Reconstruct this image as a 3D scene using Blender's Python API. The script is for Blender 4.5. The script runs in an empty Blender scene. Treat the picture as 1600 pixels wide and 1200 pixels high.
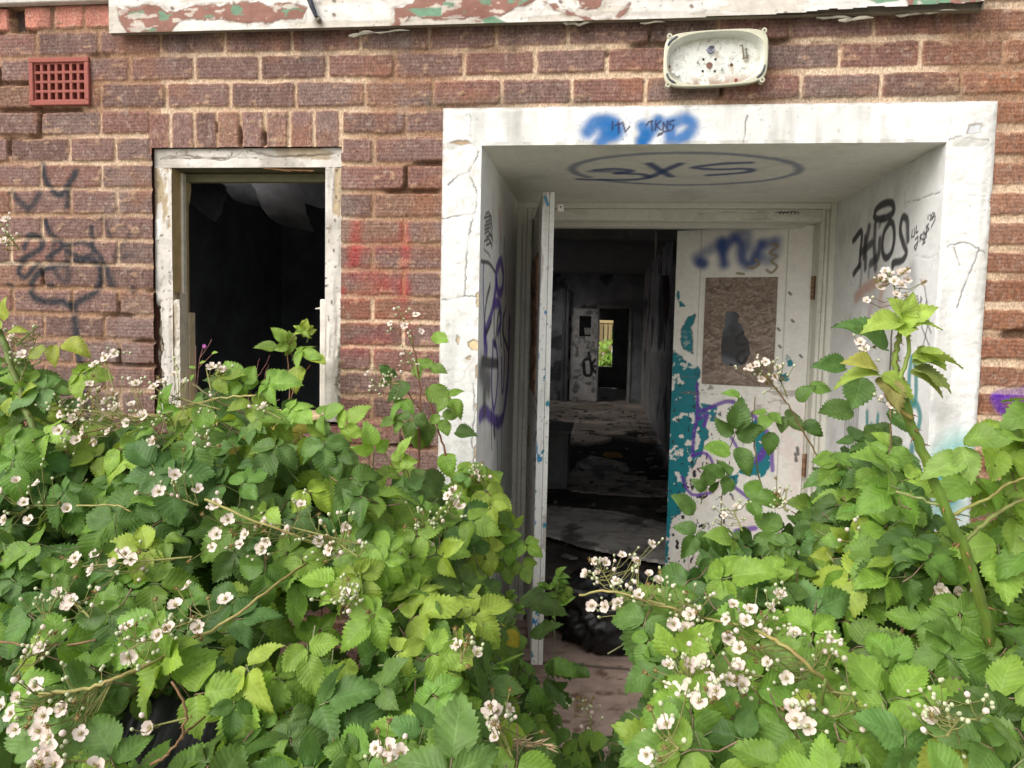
import bpy, math, random
import numpy as np
rnd = random.Random(7)
RG = np.random.default_rng(11)
sc = bpy.context.scene
COL = sc.collection

# ------------------------------------------------------------------ camera
F = 1169.0
YAW, PIT, ROL = -0.11829, -0.07045, 0.02213
CAM = np.array([1.576, -2.3758, 1.40])
_cy, _sy = math.cos(YAW), math.sin(YAW); _cp, _sp = math.cos(PIT), math.sin(PIT); _cr, _sr = math.cos(ROL), math.sin(ROL)
CF = np.array([_sy*_cp, _cy*_cp, _sp]); _r = np.array([_cy, -_sy, 0.0]); _u = np.cross(_r, CF)
CR = _cr*_r + _sr*_u; CU = -_sr*_r + _cr*_u
def ray(x, y): return CF + CR*((x-800)/F) + CU*((600-y)/F)
def hit(x, y, P, N):
    d = ray(x, y); t = np.dot(np.asarray(P)-CAM, N)/np.dot(d, N); return CAM + d*t
def at(x, y, Y): return hit(x, y, (0, Y, 0), np.array([0, 1.0, 0]))
def atz(x, y, Z): return hit(x, y, (0, 0, Z), np.array([0, 0, 1.0]))
def project(p):
    d = np.asarray(p) - CAM; c = d @ CF
    return 800 + F*(d @ CR)/c, 600 - F*(d @ CU)/c
import mathutils
cam_d = bpy.data.cameras.new("camera"); cam = bpy.data.objects.new("camera", cam_d); COL.objects.link(cam)
cam_d.sensor_fit = 'HORIZONTAL'; cam_d.sensor_width = 36; cam_d.lens = F/1600*36; cam_d.clip_start = 0.02; cam_d.clip_end = 500
M = mathutils.Matrix(((CR[0], CU[0], -CF[0], CAM[0]), (CR[1], CU[1], -CF[1], CAM[1]), (CR[2], CU[2], -CF[2], CAM[2]), (0, 0, 0, 1)))
cam.matrix_world = M
sc.camera = cam

# ------------------------------------------------------------------ numpy noise
def _h(ix, iy, s):
    n = (ix.astype(np.int64)*374761393 + iy.astype(np.int64)*668265263 + s*1442695041) & 0x7fffffff
    n = ((n ^ (n >> 13))*1274126177) & 0x7fffffff
    n = ((n ^ (n >> 16))*1911520717) & 0x7fffffff
    return ((n ^ (n >> 15)) & 0xffffff)/float(0xffffff)
def vn(x, y, s=0):
    x = np.asarray(x, float); y = np.asarray(y, float)
    ix = np.floor(x); iy = np.floor(y); fx = x-ix; fy = y-iy
    fx = fx*fx*(3-2*fx); fy = fy*fy*(3-2*fy)
    ix = ix.astype(np.int64); iy = iy.astype(np.int64)
    a = _h(ix, iy, s); b = _h(ix+1, iy, s); c = _h(ix, iy+1, s); d = _h(ix+1, iy+1, s)
    return (a*(1-fx)+b*fx)*(1-fy) + (c*(1-fx)+d*fx)*fy
def fbm(x, y, s=0, o=4, g=0.5):
    r = 0; a = 1.0; t = 0
    for i in range(o):
        r = r + a*vn(x*2**i + 17.3*i, y*2**i - 9.1*i, s+i*7); t += a; a *= g
    return r/t
def sst(a, b, x):
    t = np.clip((x-a)/(b-a), 0, 1); return t*t*(3-2*t)
def lerp(a, b, t): return a*(1-t) + b*t
def segdist(px, py, pts):
    d = np.full(px.shape, 1e9)
    for (x0, y0), (x1, y1) in zip(pts[:-1], pts[1:]):
        dx, dy = x1-x0, y1-y0; L = dx*dx+dy*dy+1e-12
        t = np.clip(((px-x0)*dx+(py-y0)*dy)/L, 0, 1)
        d = np.minimum(d, np.hypot(px-x0-t*dx, py-y0-t*dy))
    return d
def polysd(px, py, pts):
    """signed distance, positive inside"""
    ins = np.zeros(px.shape, bool)
    n = len(pts)
    for i in range(n):
        x0, y0 = pts[i]; x1, y1 = pts[(i+1) % n]
        c = ((y0 > py) != (y1 > py)) & (px < (x1-x0)*(py-y0)/((y1-y0) if abs(y1-y0) > 1e-12 else 1e-12)+x0)
        ins ^= c
    d = segdist(px, py, list(pts)+[pts[0]])
    return np.where(ins, d, -d)
def smooth_line(pts, k=6):
    P = np.array(pts, float)
    if len(P) < 3: return [tuple(p) for p in P]
    out = []
    Q = np.vstack([2*P[0]-P[1], P, 2*P[-1]-P[-2]])
    for i in range(1, len(Q)-2):
        for j in range(k):
            t = j/k
            out.append(0.5*((2*Q[i]) + (-Q[i-1]+Q[i+1])*t + (2*Q[i-1]-5*Q[i]+4*Q[i+1]-Q[i+2])*t*t + (-Q[i-1]+3*Q[i]-3*Q[i+1]+Q[i+2])*t**3))
    out.append(Q[-2])
    return [tuple(p) for p in out]

def srgb(r, g, b):
    return np.array([((c/255.0+0.055)/1.055)**2.4 if c > 10 else c/255.0/12.92 for c in (r, g, b)])

# ------------------------------------------------------------------ objects
def tag(o, label=None, cat=None, group=None, kind=None):
    if label: o['label'] = label
    if cat: o['category'] = cat
    if group: o['group'] = group
    if kind: o['kind'] = kind
    return o
WPOS = {}                               # world location of each parent we made
def empty(name, loc, parent=None):
    o = bpy.data.objects.new(name, None); COL.objects.link(o)
    o.empty_display_size = 0.1
    p = WPOS[parent.name] if parent else np.zeros(3)
    o.location = np.array(loc, float)-p
    if parent: o.parent = parent
    WPOS[o.name] = np.array(loc, float)
    return o
def link_mesh(name, me, mats, parent=None, loc=None):
    o = bpy.data.objects.new(name, me); COL.objects.link(o)
    for m in (mats if isinstance(mats, (list, tuple)) else [mats]):
        if m and m.name not in [x.name for x in me.materials if x]: me.materials.append(m)
    pw = WPOS[parent.name] if parent else np.zeros(3)
    if loc is None: loc = pw
    o.location = np.array(loc, float)-pw
    if parent: o.parent = parent
    WPOS[o.name] = np.array(loc, float)
    return o
class MB:
    """collects verts / faces / colours / uv, then builds one mesh"""
    def __init__(s): s.v = []; s.c = []; s.uv = []; s.f = {}; s.n = 0
    def add(s, v, f, col=(.5, .5, .5), uv=None, mi=0):
        v = np.asarray(v, float).reshape(-1, 3); n = len(v)
        c = np.asarray(col, float)
        if c.ndim == 1: c = np.tile(c, (n, 1))
        s.v.append(v); s.c.append(c); s.uv.append(np.zeros((n, 2))+0.25 if uv is None else np.asarray(uv, float))
        if isinstance(f, np.ndarray):
            fs = [f]
        else:
            by = {}
            for q in f: by.setdefault(len(q), []).append(q)
            fs = [np.array(x) for x in by.values()]
        for a in fs: s.f.setdefault(a.shape[1], []).append((a+s.n, mi))
        s.n += n
    def tube(s, pts, rad, col, n=6, caps=True, ang=0.0):
        P = np.asarray(pts, float); m = len(P)
        R = np.broadcast_to(np.asarray(rad, float), (m,)) if np.ndim(rad) else np.full(m, float(rad))
        T = np.gradient(P, axis=0); T /= np.linalg.norm(T, axis=1)[:, None]+1e-12
        ref = np.array([0.31, 0.2, 0.93]); 
        if abs(T[0] @ ref) > 0.9: ref = np.array([1., 0, 0.1])
        A = np.cross(T, ref); A /= np.linalg.norm(A, axis=1)[:, None]+1e-12
        B = np.cross(T, A)
        an = np.arange(n)/n*2*math.pi
        V = P[:, None, :] + (R[:, None]*(1+ang*np.cos(5*an)[None, :]))[..., None]*(A[:, None, :]*np.cos(an)[None, :, None]+B[:, None, :]*np.sin(an)[None, :, None])
        F_ = []
        for i in range(m-1):
            for j in range(n):
                F_.append((i*n+j, (i+1)*n+j, (i+1)*n+(j+1) % n, i*n+(j+1) % n))
        if caps: F_.append(tuple(range(n))); F_.append(tuple((m-1)*n+n-1-k for k in range(n)))
        c = np.asarray(col, float)
        if c.ndim == 2: c = np.repeat(c, n, axis=0)
        s.add(V.reshape(-1, 3), F_, c)
    def box(s, lo, hi, col, bev=0.0, T=None):
        lo = np.array(lo, float); hi = np.array(hi, float); b = min(bev, *( (hi-lo)*0.45 ))
        c = (lo+hi)/2; h = (hi-lo)/2
        if b <= 0:
            v = [(x, y, z) for z in (-1, 1) for y in (-1, 1) for x in (-1, 1)]
            v = np.array(v)*h + c
            f = [(0, 2, 3, 1), (4, 5, 7, 6), (0, 1, 5, 4), (2, 6, 7, 3), (0, 4, 6, 2), (1, 3, 7, 5)]
        else:
            v = []; idx = {}
            for sx in (-1, 1):
                for sy in (-1, 1):
                    for sz in (-1, 1):
                        for ax in range(3):
                            p = np.array([sx, sy, sz])*(h-b); p[ax] += (sx, sy, sz)[ax]*b
                            idx[(sx, sy, sz, ax)] = len(v); v.append(p+c)
            f = []
            for ax in range(3):
                for sg in (-1, 1):
                    o = [a for a in range(3) if a != ax]
                    q = []
                    for (a, bb) in ((-1, -1), (1, -1), (1, 1), (-1, 1)):
                        k = [0, 0, 0]; k[ax] = sg; k[o[0]] = a; k[o[1]] = bb; q.append(idx[(*k, ax)])
                    e = np.cross(np.array(v[q[1]])-v[q[0]], np.array(v[q[3]])-v[q[0]])
                    f.append(tuple(q) if e[ax]*sg > 0 else tuple(q[::-1]))
            for ax in range(3):
                o = [a for a in range(3) if a != ax]
                for a in (-1, 1):
                    for bb in (-1, 1):
                        k0 = [0, 0, 0]; k0[ax] = -1; k0[o[0]] = a; k0[o[1]] = bb; k1 = list(k0); k1[ax] = 1
                        q = [idx[(*k0, o[0])], idx[(*k1, o[0])], idx[(*k1, o[1])], idx[(*k0, o[1])]]
                        e = np.cross(np.array(v[q[1]])-v[q[0]], np.array(v[q[3]])-v[q[0]]); out = np.zeros(3); out[o[0]] = a; out[o[1]] = bb
                        f.append(tuple(q) if e @ out > 0 else tuple(q[::-1]))
            for sx in (-1, 1):
                for sy in (-1, 1):
                    for sz in (-1, 1):
                        q = [idx[(sx, sy, sz, a)] for a in range(3)]
                        f.append(tuple(q) if sx*sy*sz > 0 else tuple(q[::-1]))
            v = np.array(v)
        if T is not None: v = T(v)
        s.add(v, f, col)
    def mesh(s, name, smooth=False, off=(0, 0, 0)):
        me = bpy.data.meshes.new(name)
        V = np.concatenate(s.v)-np.asarray(off, float); C = np.concatenate(s.c); UV = np.concatenate(s.uv)
        me.vertices.add(len(V)); me.vertices.foreach_set('co', V.astype(np.float32).ravel())
        lv = []; lt = []; mi = []
        for k, L in s.f.items():
            for a, m_ in L:
                lv.append(a.ravel()); lt.append(np.full(len(a), k)); mi.append(np.full(len(a), m_))
        lv = np.concatenate(lv).astype(np.int32); lt = np.concatenate(lt).astype(np.int32); mi = np.concatenate(mi).astype(np.int32)
        me.loops.add(len(lv)); me.loops.foreach_set('vertex_index', lv)
        me.polygons.add(len(lt)); me.polygons.foreach_set('loop_start', np.concatenate([[0], np.cumsum(lt)[:-1]]).astype(np.int32))
        try: me.polygons.foreach_set('loop_total', lt)
        except Exception: pass
        me.polygons.foreach_set('material_index', mi)
        me.polygons.foreach_set('use_smooth', np.full(len(lt), smooth))
        ca = me.attributes.new('col', 'FLOAT_COLOR', 'POINT')
        ca.data.foreach_set('color', np.c_[C, np.ones(len(C))].astype(np.float32).ravel())
        ul = me.uv_layers.new(name='UVMap'); ul.data.foreach_set('uv', UV[lv].astype(np.float32).ravel())
        me.update(calc_edges=True); me.validate()
        return me
    def build(s, name, mat, parent=None, smooth=False, loc=None):
        if loc is None: loc = WPOS[parent.name] if parent else np.zeros(3)
        return link_mesh(name, s.mesh(name, smooth, loc), mat, parent, loc)

# ------------------------------------------------------------------ materials
class NT:
    def __init__(s, name):
        s.m = bpy.data.materials.new(name); s.m.use_nodes = True; s.t = s.m.node_tree
        s.b = s.t.nodes['Principled BSDF']; s.out = s.t.nodes['Material Output']
    def n(s, typ, **kw):
        x = s.t.nodes.new(typ)
        for k, v in kw.items():
            if k.startswith('i_'):
                key = k[2:]; key = int(key) if key.isdigit() else key.replace('_', ' ')
                x.inputs[key].default_value = v
            else: setattr(x, k, v)
        return x
    def l(s, a, b): s.t.links.new(a, b)
    def math(s, op, a, b=None, c=None):
        x = s.n('ShaderNodeMath', operation=op)
        for i, q in enumerate((a, b, c)):
            if q is None: continue
            if isinstance(q, (int, float)): x.inputs[i].default_value = q
            else: s.l(q, x.inputs[i])
        return x.outputs[0]
    def mix(s, bt, fac, a, b):
        x = s.n('ShaderNodeMix', data_type='RGBA', blend_type=bt)
        for i, q in ((0, fac), (6, a), (7, b)):
            if isinstance(q, (int, float)): x.inputs[i].default_value = q
            elif isinstance(q, tuple): x.inputs[i].default_value = q
            else: s.l(q, x.inputs[i])
        return x.outputs[2]
    def ramp(s, fac, a, b, lo=0.0, hi=1.0):
        x = s.n('ShaderNodeMapRange', interpolation_type='SMOOTHSTEP')
        s.l(fac, x.inputs[0]); x.inputs[1].default_value = a; x.inputs[2].default_value = b; x.inputs[3].default_value = lo; x.inputs[4].default_value = hi
        return x.outputs[0]
def noise_nd(t, co, scale, detail=4, rough=0.6, sx=(1, 1, 1)):
    mp = t.n('ShaderNodeMapping'); mp.inputs['Scale'].default_value = sx; t.l(co, mp.inputs[0])
    x = t.n('ShaderNodeTexNoise'); x.inputs['Scale'].default_value = scale; x.inputs['Detail'].default_value = detail; x.inputs['Roughness'].default_value = rough
    t.l(mp.outputs[0], x.inputs[0]); return x.outputs[0]
def col_mat(name, rough=0.85, spec=0.3, nscale=60, namp=0.25, bscale=180, bstr=0.3, bdist=0.004, sx=(1, 1, 1), fine=None):
    """colour from the mesh's own 'col' attribute, with fine noise and bump"""
    t = NT(name)
    at_ = t.n('ShaderNodeAttribute', attribute_name='col'); tc = t.n('ShaderNodeTexCoord')
    n1 = noise_nd(t, tc.outputs['Object'], nscale, 5, 0.65, sx)
    f = t.ramp(n1, 0.25, 0.75, 1-namp, 1+namp)
    if fine:
        n3 = noise_nd(t, tc.outputs['Object'], fine[0], 2, 0.6, fine[2])
        f = t.math('MULTIPLY', f, t.ramp(n3, 0.3, 0.7, 1-fine[1], 1+fine[1]))
    cb = t.n('ShaderNodeCombineColor'); [t.l(f, cb.inputs[i]) for i in range(3)]
    c = t.mix('MULTIPLY', 1.0, at_.outputs['Color'], cb.outputs[0])
    t.l(c, t.b.inputs['Base Color'])
    t.b.inputs['Roughness'].default_value = rough; t.b.inputs['Specular IOR Level'].default_value = spec
    n2 = noise_nd(t, tc.outputs['Object'], bscale, 4, 0.6, sx)
    bp = t.n('ShaderNodeBump'); bp.inputs['Strength'].default_value = bstr; bp.inputs['Distance'].default_value = bdist
    t.l(n2, bp.inputs['Height']); t.l(bp.outputs[0], t.b.inputs['Normal'])
    return t.m
def leaf_mat(name, transl=0.3, rough=0.42, veins=9.0):
    t = NT(name)
    at_ = t.n('ShaderNodeAttribute', attribute_name='col')
    uv = t.n('ShaderNodeUVMap', uv_map='UVMap'); sp = t.n('ShaderNodeSeparateXYZ'); t.l(uv.outputs[0], sp.inputs[0])
    a = t.math('MULTIPLY', t.math('ABSOLUTE', t.math('SUBTRACT', sp.outputs[0], 0.5)), 2.0)
    ph = t.math('FRACT', t.math('SUBTRACT', t.math('MULTIPLY', sp.outputs[1], veins), t.math('MULTIPLY', a, 2.3)))
    tri = t.math('MULTIPLY', t.math('ABSOLUTE', t.math('SUBTRACT', ph, 0.5)), 2.0)      # 1 on a lateral vein
    vl = t.ramp(tri, 0.80, 1.0); mid = t.ramp(a, 0.02, 0.075, 1.0, 0.0)
    vm = t.math('MAXIMUM', t.math('MULTIPLY', vl, 0.55), mid)
    tc = t.n('ShaderNodeTexCoord')
    nz = noise_nd(t, tc.outputs['Object'], 45, 4, 0.65)
    f = t.ramp(nz, 0.28, 0.75, 0.80, 1.16)
    cb = t.n('ShaderNodeCombineColor'); [t.l(f, cb.inputs[i]) for i in range(3)]
    base = t.mix('MULTIPLY', 1.0, at_.outputs['Color'], cb.outputs[0])
    ns_ = noise_nd(t, tc.outputs['Object'], 120, 3, 0.6); gate = noise_nd(t, tc.outputs['Object'], 9, 2, 0.5)
    sp_ = t.math('MULTIPLY', t.ramp(ns_, 0.66, 0.72), t.ramp(gate, 0.50, 0.66))
    base = t.mix('MIX', t.math('MULTIPLY', sp_, 0.6), base, (0.13, 0.085, 0.035, 1))
    hs = t.n('ShaderNodeHueSaturation'); hs.inputs['Saturation'].default_value = 0.85; hs.inputs['Value'].default_value = 1.55; t.l(base, hs.inputs['Color'])
    c = t.mix('MIX', t.math('MULTIPLY', vm, 0.30), base, hs.outputs[0])
    ge = t.n('ShaderNodeNewGeometry')
    pale = t.n('ShaderNodeHueSaturation'); pale.inputs['Saturation'].default_value = 0.7; pale.inputs['Value'].default_value = 1.35; t.l(c, pale.inputs['Color'])
    c2 = t.mix('MIX', ge.outputs['Backfacing'], c, pale.outputs[0])
    t.l(c2, t.b.inputs['Base Color']); t.b.inputs['Roughness'].default_value = rough; t.b.inputs['Specular IOR Level'].default_value = 0.35
    hgt = t.math('ADD', t.math('MULTIPLY', t.math('POWER', tri, 2.0), -1.0), t.math('MULTIPLY', mid, -0.8))
    nb = noise_nd(t, tc.outputs['Object'], 330, 2, 0.5)
    hgt = t.math('ADD', hgt, t.math('MULTIPLY', nb, 0.35))
    bp = t.n('ShaderNodeBump'); bp.inputs['Strength'].default_value = 0.19; bp.inputs['Distance'].default_value = 0.003; t.l(hgt, bp.inputs['Height']); t.l(bp.outputs[0], t.b.inputs['Normal'])
    tr = t.n('ShaderNodeBsdfTranslucent'); t.l(bp.outputs[0], tr.inputs['Normal'])
    tcx = t.n('ShaderNodeHueSaturation'); tcx.inputs['Hue'].default_value = 0.485; tcx.inputs['Saturation'].default_value = 1.1; tcx.inputs['Value'].default_value = 1.5; t.l(c, tcx.inputs['Color']); t.l(tcx.outputs[0], tr.inputs['Color'])
    mx = t.n('ShaderNodeMixShader'); mx.inputs[0].default_value = transl
    t.l(t.b.outputs[0], mx.inputs[1]); t.l(tr.outputs[0], mx.inputs[2]); t.l(mx.outputs[0], t.out.inputs[0])
    return t.m
def petal_mat(name):
    t = NT(name); at_ = t.n('ShaderNodeAttribute', attribute_name='col')
    t.l(at_.outputs['Color'], t.b.inputs['Base Color']); t.b.inputs['Roughness'].default_value = 0.6; t.b.inputs['Specular IOR Level'].default_value = 0.2
    tr = t.n('ShaderNodeBsdfTranslucent'); t.l(at_.outputs['Color'], tr.inputs['Color'])
    mx = t.n('ShaderNodeMixShader'); mx.inputs[0].default_value = 0.3
    t.l(t.b.outputs[0], mx.inputs[1]); t.l(tr.outputs[0], mx.inputs[2]); t.l(mx.outputs[0], t.out.inputs[0])
    return t.m
M_BRICK = col_mat('weathered_brick', 0.93, 0.2, 150, 0.30, 260, 0.6, 0.004, (1, 1, 1), (260, 0.24, (1, 1, 0.3)))
M_PLASTER = col_mat('painted_render', 0.75, 0.3, 26, 0.05, 120, 0.35, 0.003)
M_PAINT = col_mat('old_gloss_paint', 0.5, 0.4, 40, 0.06, 90, 0.2, 0.002)
M_WOOD = col_mat('weathered_timber', 0.8, 0.3, 30, 0.14, 60, 0.4, 0.003, (1, 1, 1))
M_TERRA = col_mat('terracotta', 0.85, 0.3, 90, 0.12, 200, 0.3, 0.002)
M_PLASTIC = col_mat('yellowed_enamel', 0.45, 0.5, 40, 0.06, 120, 0.1, 0.001)
M_INT = col_mat('grey_plaster', 0.9, 0.2, 4, 0.25, 60, 0.3, 0.004)  # mottled grey finish for the inner rooms
M_FLOOR = col_mat('dirty_floor', 0.8, 0.3, 14, 0.3, 60, 0.5, 0.006)
M_OSB = col_mat('strand_board', 0.85, 0.25, 60, 0.2, 150, 0.5, 0.003)
M_RUST = col_mat('rusty_metal', 0.7, 0.4, 120, 0.25, 200, 0.3, 0.001)
M_SOIL = col_mat('soil', 0.95, 0.1, 8, 0.4, 30, 0.9, 0.02)
M_STONE = col_mat('paving_stone', 0.9, 0.2, 14, 0.18, 120, 0.5, 0.004)
M_BAG = col_mat('black_polythene', 0.42, 0.5, 10, 0.1, 30, 0.2, 0.004)
M_LEAF = leaf_mat('bramble_leaf', 0.30, 0.52, 8.0)
M_WEED = leaf_mat('weed_leaf', 0.28, 0.5, 7.0)
M_CANE = col_mat('green_cane', 0.6, 0.4, 60, 0.25, 150, 0.3, 0.001, (1, 1, 0.2))
M_PETAL = petal_mat('bramble_flower')

# ------------------------------------------------------------------ painted, displaced panels
class Canvas:
    """a real sheet of geometry: origin O, axes U (right) and V (up), N = U x V outward; colours and relief per point"""
    def __init__(s, O, U, V, w, h, res, col):
        s.O = np.array(O, float); s.U = np.array(U, float)/np.linalg.norm(U); s.V = np.array(V, float)/np.linalg.norm(V); s.N = np.cross(s.U, s.V)
        nx = max(2, int(round(w/res))+1); ny = max(2, int(round(h/res))+1)
        s.w, s.h = w, h
        s.u, s.v = np.meshgrid(np.linspace(0, w, nx), np.linspace(0, h, ny))
        s.c = np.zeros((ny, nx, 3))+np.asarray(col, float); s.d = np.zeros((ny, nx)); s.keep = np.ones((ny, nx), bool)
        s.seed = int(abs(O[0]*131+O[2]*517+w*97+h*31)*10) % 900
    def px(s, x, y):
        p = hit(x, y, s.O, s.N)-s.O; return (p @ s.U, p @ s.V)
    def pxs(s, L): return [s.px(*q) for q in L]
    def uv(s, p): q = np.asarray(p, float)-s.O; return (q @ s.U, q @ s.V)
    def n(s, sc_, seed=0, o=4, ax=1.0, ay=1.0): return fbm(s.u*sc_*ax, s.v*sc_*ay, s.seed+seed, o)
    def paint(s, m, col): m = np.clip(m, 0, 1)[..., None]; s.c = s.c*(1-m)+np.asarray(col)*m
    def stroke(s, L, w, col, soft=0.4, op=0.9, smooth=True, rag=0.25, speck=0.0, pxl=True):
        """L in photo pixels, w stroke half width in metres"""
        if pxl: L = s.pxs(L)
        if smooth: L = smooth_line(L)
        P = np.array(L); m = w*3+0.01
        x0, y0 = P.min(0)-m; x1, y1 = P.max(0)+m
        ii = (s.v[:, 0] >= y0) & (s.v[:, 0] <= y1); jj = (s.u[0] >= x0) & (s.u[0] <= x1)
        if not ii.any() or not jj.any(): return
        sl = np.ix_(ii, jj); U, V = s.u[sl], s.v[sl]
        d = segdist(U, V, L)
        nz = fbm(U/(w*1.6+.002), V/(w*1.6+.002), 5, 3)-0.5
        a = 1-sst(w*(1-soft), w*(1+soft), d+nz*w*rag)
        if speck: a = np.maximum(a, speck*(vn(U*220, V*220, 3) > 0.86)*(1-sst(w, w*2.6, d)))
        a = np.clip(a*op, 0, 1)[..., None]
        s.c[sl] = s.c[sl]*(1-a)+np.asarray(col)*a
    def crack(s, L, col=(.16, .15, .14), w=0.0017, dep=0.003):
        L = s.pxs(L); P = smooth_line(L, 8)
        P = [(x+(rnd.random()-.5)*.005, y+(rnd.random()-.5)*.005) for x, y in P]
        d = segdist(s.u, s.v, P); a = (1-sst(w*0.5, w*1.7, d))*(.35+.65*sst(.3, .6, s.n(22, 91, 2)))
        s.paint(a*0.85, col); s.d -= a*dep
    def patch(s, L, col, rag=0.012, sc_=60, dep=0.0, edge=None, pxl=True, hard=0.002, op=1.0):
        """ragged patch of another colour, photo pixels"""
        if pxl: L = s.pxs(L)
        sd = polysd(s.u, s.v, L)+(s.n(sc_, len(L)+int(L[0][0]*100) % 50, 4)-0.5)*2*rag
        m = sst(-hard, hard, sd)*op
        s.paint(m, col)
        if dep: s.d -= m*dep
        if edge is not None:
            e = (1-sst(0.001, 0.004, np.abs(sd)))*0.6; s.paint(e, edge)
        return sd
    def build(s, name, mat, parent=None, thick=0.0, smooth=True, rim=None):
        ny, nx = s.u.shape
        P = s.O+s.u[..., None]*s.U+s.v[..., None]*s.V+s.d[..., None]*s.N
        idx = np.arange(ny*nx).reshape(ny, nx)
        q = np.stack([idx[:-1, :-1], idx[:-1, 1:], idx[1:, 1:], idx[1:, :-1]], -1).reshape(-1, 4)
        k = s.keep; ok = (k[:-1, :-1] & k[:-1, 1:] & k[1:, 1:] & k[1:, :-1]).ravel()
        mb = MB(); q = q[ok]
        used = np.zeros(ny*nx, bool); used[q.ravel()] = True; rem = np.cumsum(used)-1
        mb.add(P.reshape(-1, 3)[used], rem[q], s.c.reshape(-1, 3)[used])
        if thick:
            ring = np.concatenate([idx[0, :-1], idx[:-1, -1], idx[-1, :0:-1], idx[:0:-1, 0]])
            A = P.reshape(-1, 3)[ring]; B = s.O+s.u.ravel()[ring][:, None]*s.U+s.v.ravel()[ring][:, None]*s.V-s.N*thick
            C = s.c.reshape(-1, 3)[ring] if rim is None else np.tile(np.asarray(rim, float), (len(ring), 1))
            m = len(ring); r = np.arange(m); r2 = (r+1) % m
            mb.add(np.vstack([A, B]), np.stack([r2, r, r+m, r2+m], -1), np.vstack([C, C]))
            cn = [s.O-s.N*thick+s.U*a*s.w+s.V*b*s.h for a, b in ((0, 0), (0, 1), (1, 1), (1, 0))]
            mb.add(cn, [(0, 1, 2, 3)], C[0])
        return mb.build(name, mat, parent, smooth)
WHITE = np.array([.74, .74, .72])
def dirt(c, amt=0.5, col=(.30, .27, .22), seed=3):
    n = c.n(7, seed, 5); m = sst(0.52, 0.8, n)*amt; c.paint(m, col)
    n2 = c.n(60, seed+5, 3); c.paint(sst(0.68, 0.8, n2)*amt*0.7, col)
exec_parts = True
# ================================================================== SETTING
def sheet(name, x0, x1, y0, y1, z, mat, col, n=60, amp=0.02, kind='structure', hole=None):
    nx = ny = n
    u, v = np.meshgrid(np.linspace(0, 1, nx), np.linspace(0, 1, ny))
    X = x0+(x1-x0)*u; Y = y0+(y1-y0)*v
    Z = z+(fbm(X*1.7, Y*1.7, 3)-0.5)*amp
    idx = np.arange(nx*ny).reshape(ny, nx)
    q = np.stack([idx[:-1, :-1], idx[:-1, 1:], idx[1:, 1:], idx[1:, :-1]], -1).reshape(-1, 4)
    mb = MB(); c = np.asarray(col)*(0.7+0.6*fbm(X*3, Y*3, 5))[..., None]
    mb.add(np.stack([X, Y, Z], -1).reshape(-1, 3), q, c.reshape(-1, 3))
    o = mb.build(name, mat, None, True); tag(o, kind=kind); return o
sheet('ground', -60, 60, -60, 80, -0.03, M_SOIL, (.36, .34, .29), 200, 0.03)
# porch slab
slab = Canvas((1.13, -0.62, 0.05), (1, 0, 0), (0, 1, 0), 1.46, 1.66, 0.012, srgb(168, 146, 134))
slab.d += (slab.n(9, 2)-0.5)*0.006; dirt(slab, 0.5, (.16, .13, .10)); slab.paint(sst(.62, .75, slab.n(25, 9)), srgb(120, 98, 84))
jl = np.minimum(np.abs(slab.v-0.60), np.abs(slab.v-1.22)); slab.paint(1-sst(.004, .012, jl), (.06, .05, .04)); slab.d -= (1-sst(.003, .010, jl))*.01
tag(slab.build('pavement', M_STONE, None, 0.08), kind='structure')

# ================================================================== BUILDING
B = empty('derelict_building', (1.2, 0.0, 0.0))
tag(B, 'derelict brown brick building with white painted porch, open graffitied double doors and empty window frame', 'building')
XW0, XW1, ZW1 = 0.068, 0.722, 1.982            # window hole
ZW0 = 1.075
XS0, XS1, ZS1 = 1.056, 2.694, 2.097            # door surround
XI0, XI1, ZI1 = 1.182, 2.560, 1.980            # porch opening
D = 1.04; YS = -0.007
# --- courses: joints measured at three stations
STN = [170, 600, 1570]
JY = [[87, 128, 170, 212, 254, 295, 336, 375, 414, 452, 492, 531, 570],
      [81, 124, 170, 212, 256, 299, 341, 382, 422, 464, 502, 542, 581, 619, 657],
      [55, 105, 152, 200, 248, 295, 342, 388, 432, 478, 522, 567, 610, 655]]
JX = np.array([at(s, 300, 0)[0] for s in STN]); JZ = []
for s, ys in zip(STN, JY):
    z = [at(s, y, 0)[2] for y in ys]
    while len(z) < 32: z.append(z[-1]-0.0852)
    z = [z[0]+2*0.0865, z[0]+0.0865]+z
    z = [z[0]+2*.0865, z[0]+.0865]+z
    JZ.append(z)
JZ = np.array(JZ)                               # JZ[station][k], k=4 is joint 0
def course_coords(X, Z):
    """course index and height inside the course, both following the measured joints"""
    nk = JZ.shape[1]; cz = np.full(X.shape, -1, int); zt = np.zeros(X.shape); zb = np.zeros(X.shape)
    prev = None
    for k in range(nk):
        zj = np.interp(X, JX, JZ[:, k])
        if k > 0:
            m = (Z <= prev) & (Z > zj); cz[m] = k-1; zt[m] = prev[m]; zb[m] = zj[m]
        prev = zj
    return cz, zt, zb                           # course k lies between joint k and k+1
PIT_X = 0.2245
def wpx(x, y): return at(x, y, 0)[0]
ROWJ = {}                                       # explicit perpends for the courses seen clearly
r01 = [-2, 100, 202, 304, 405, 510, 616, 725, 835, 949, 1068, 1187, 1310, 1437, 1567]
r12 = [-45, 58, 156, 259, 360, 462, 570, 676, 784, 892, 1009, 1128, 1251, 1376, 1501, 1628]
rm1 = [-45, 57, 154, 250, 352, 455, 562, 670, 775, 888, 1015, 1122, 1236, 1363, 1489, 1618]
ROWJ[4] = [wpx(x, 105) for x in r01]; ROWJ[5] = [wpx(x, 145) for x in r12]; ROWJ[3] = [wpx(x, 65) for x in rm1]
hd = [-30, 15, 36, 83, 131, 176]
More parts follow.
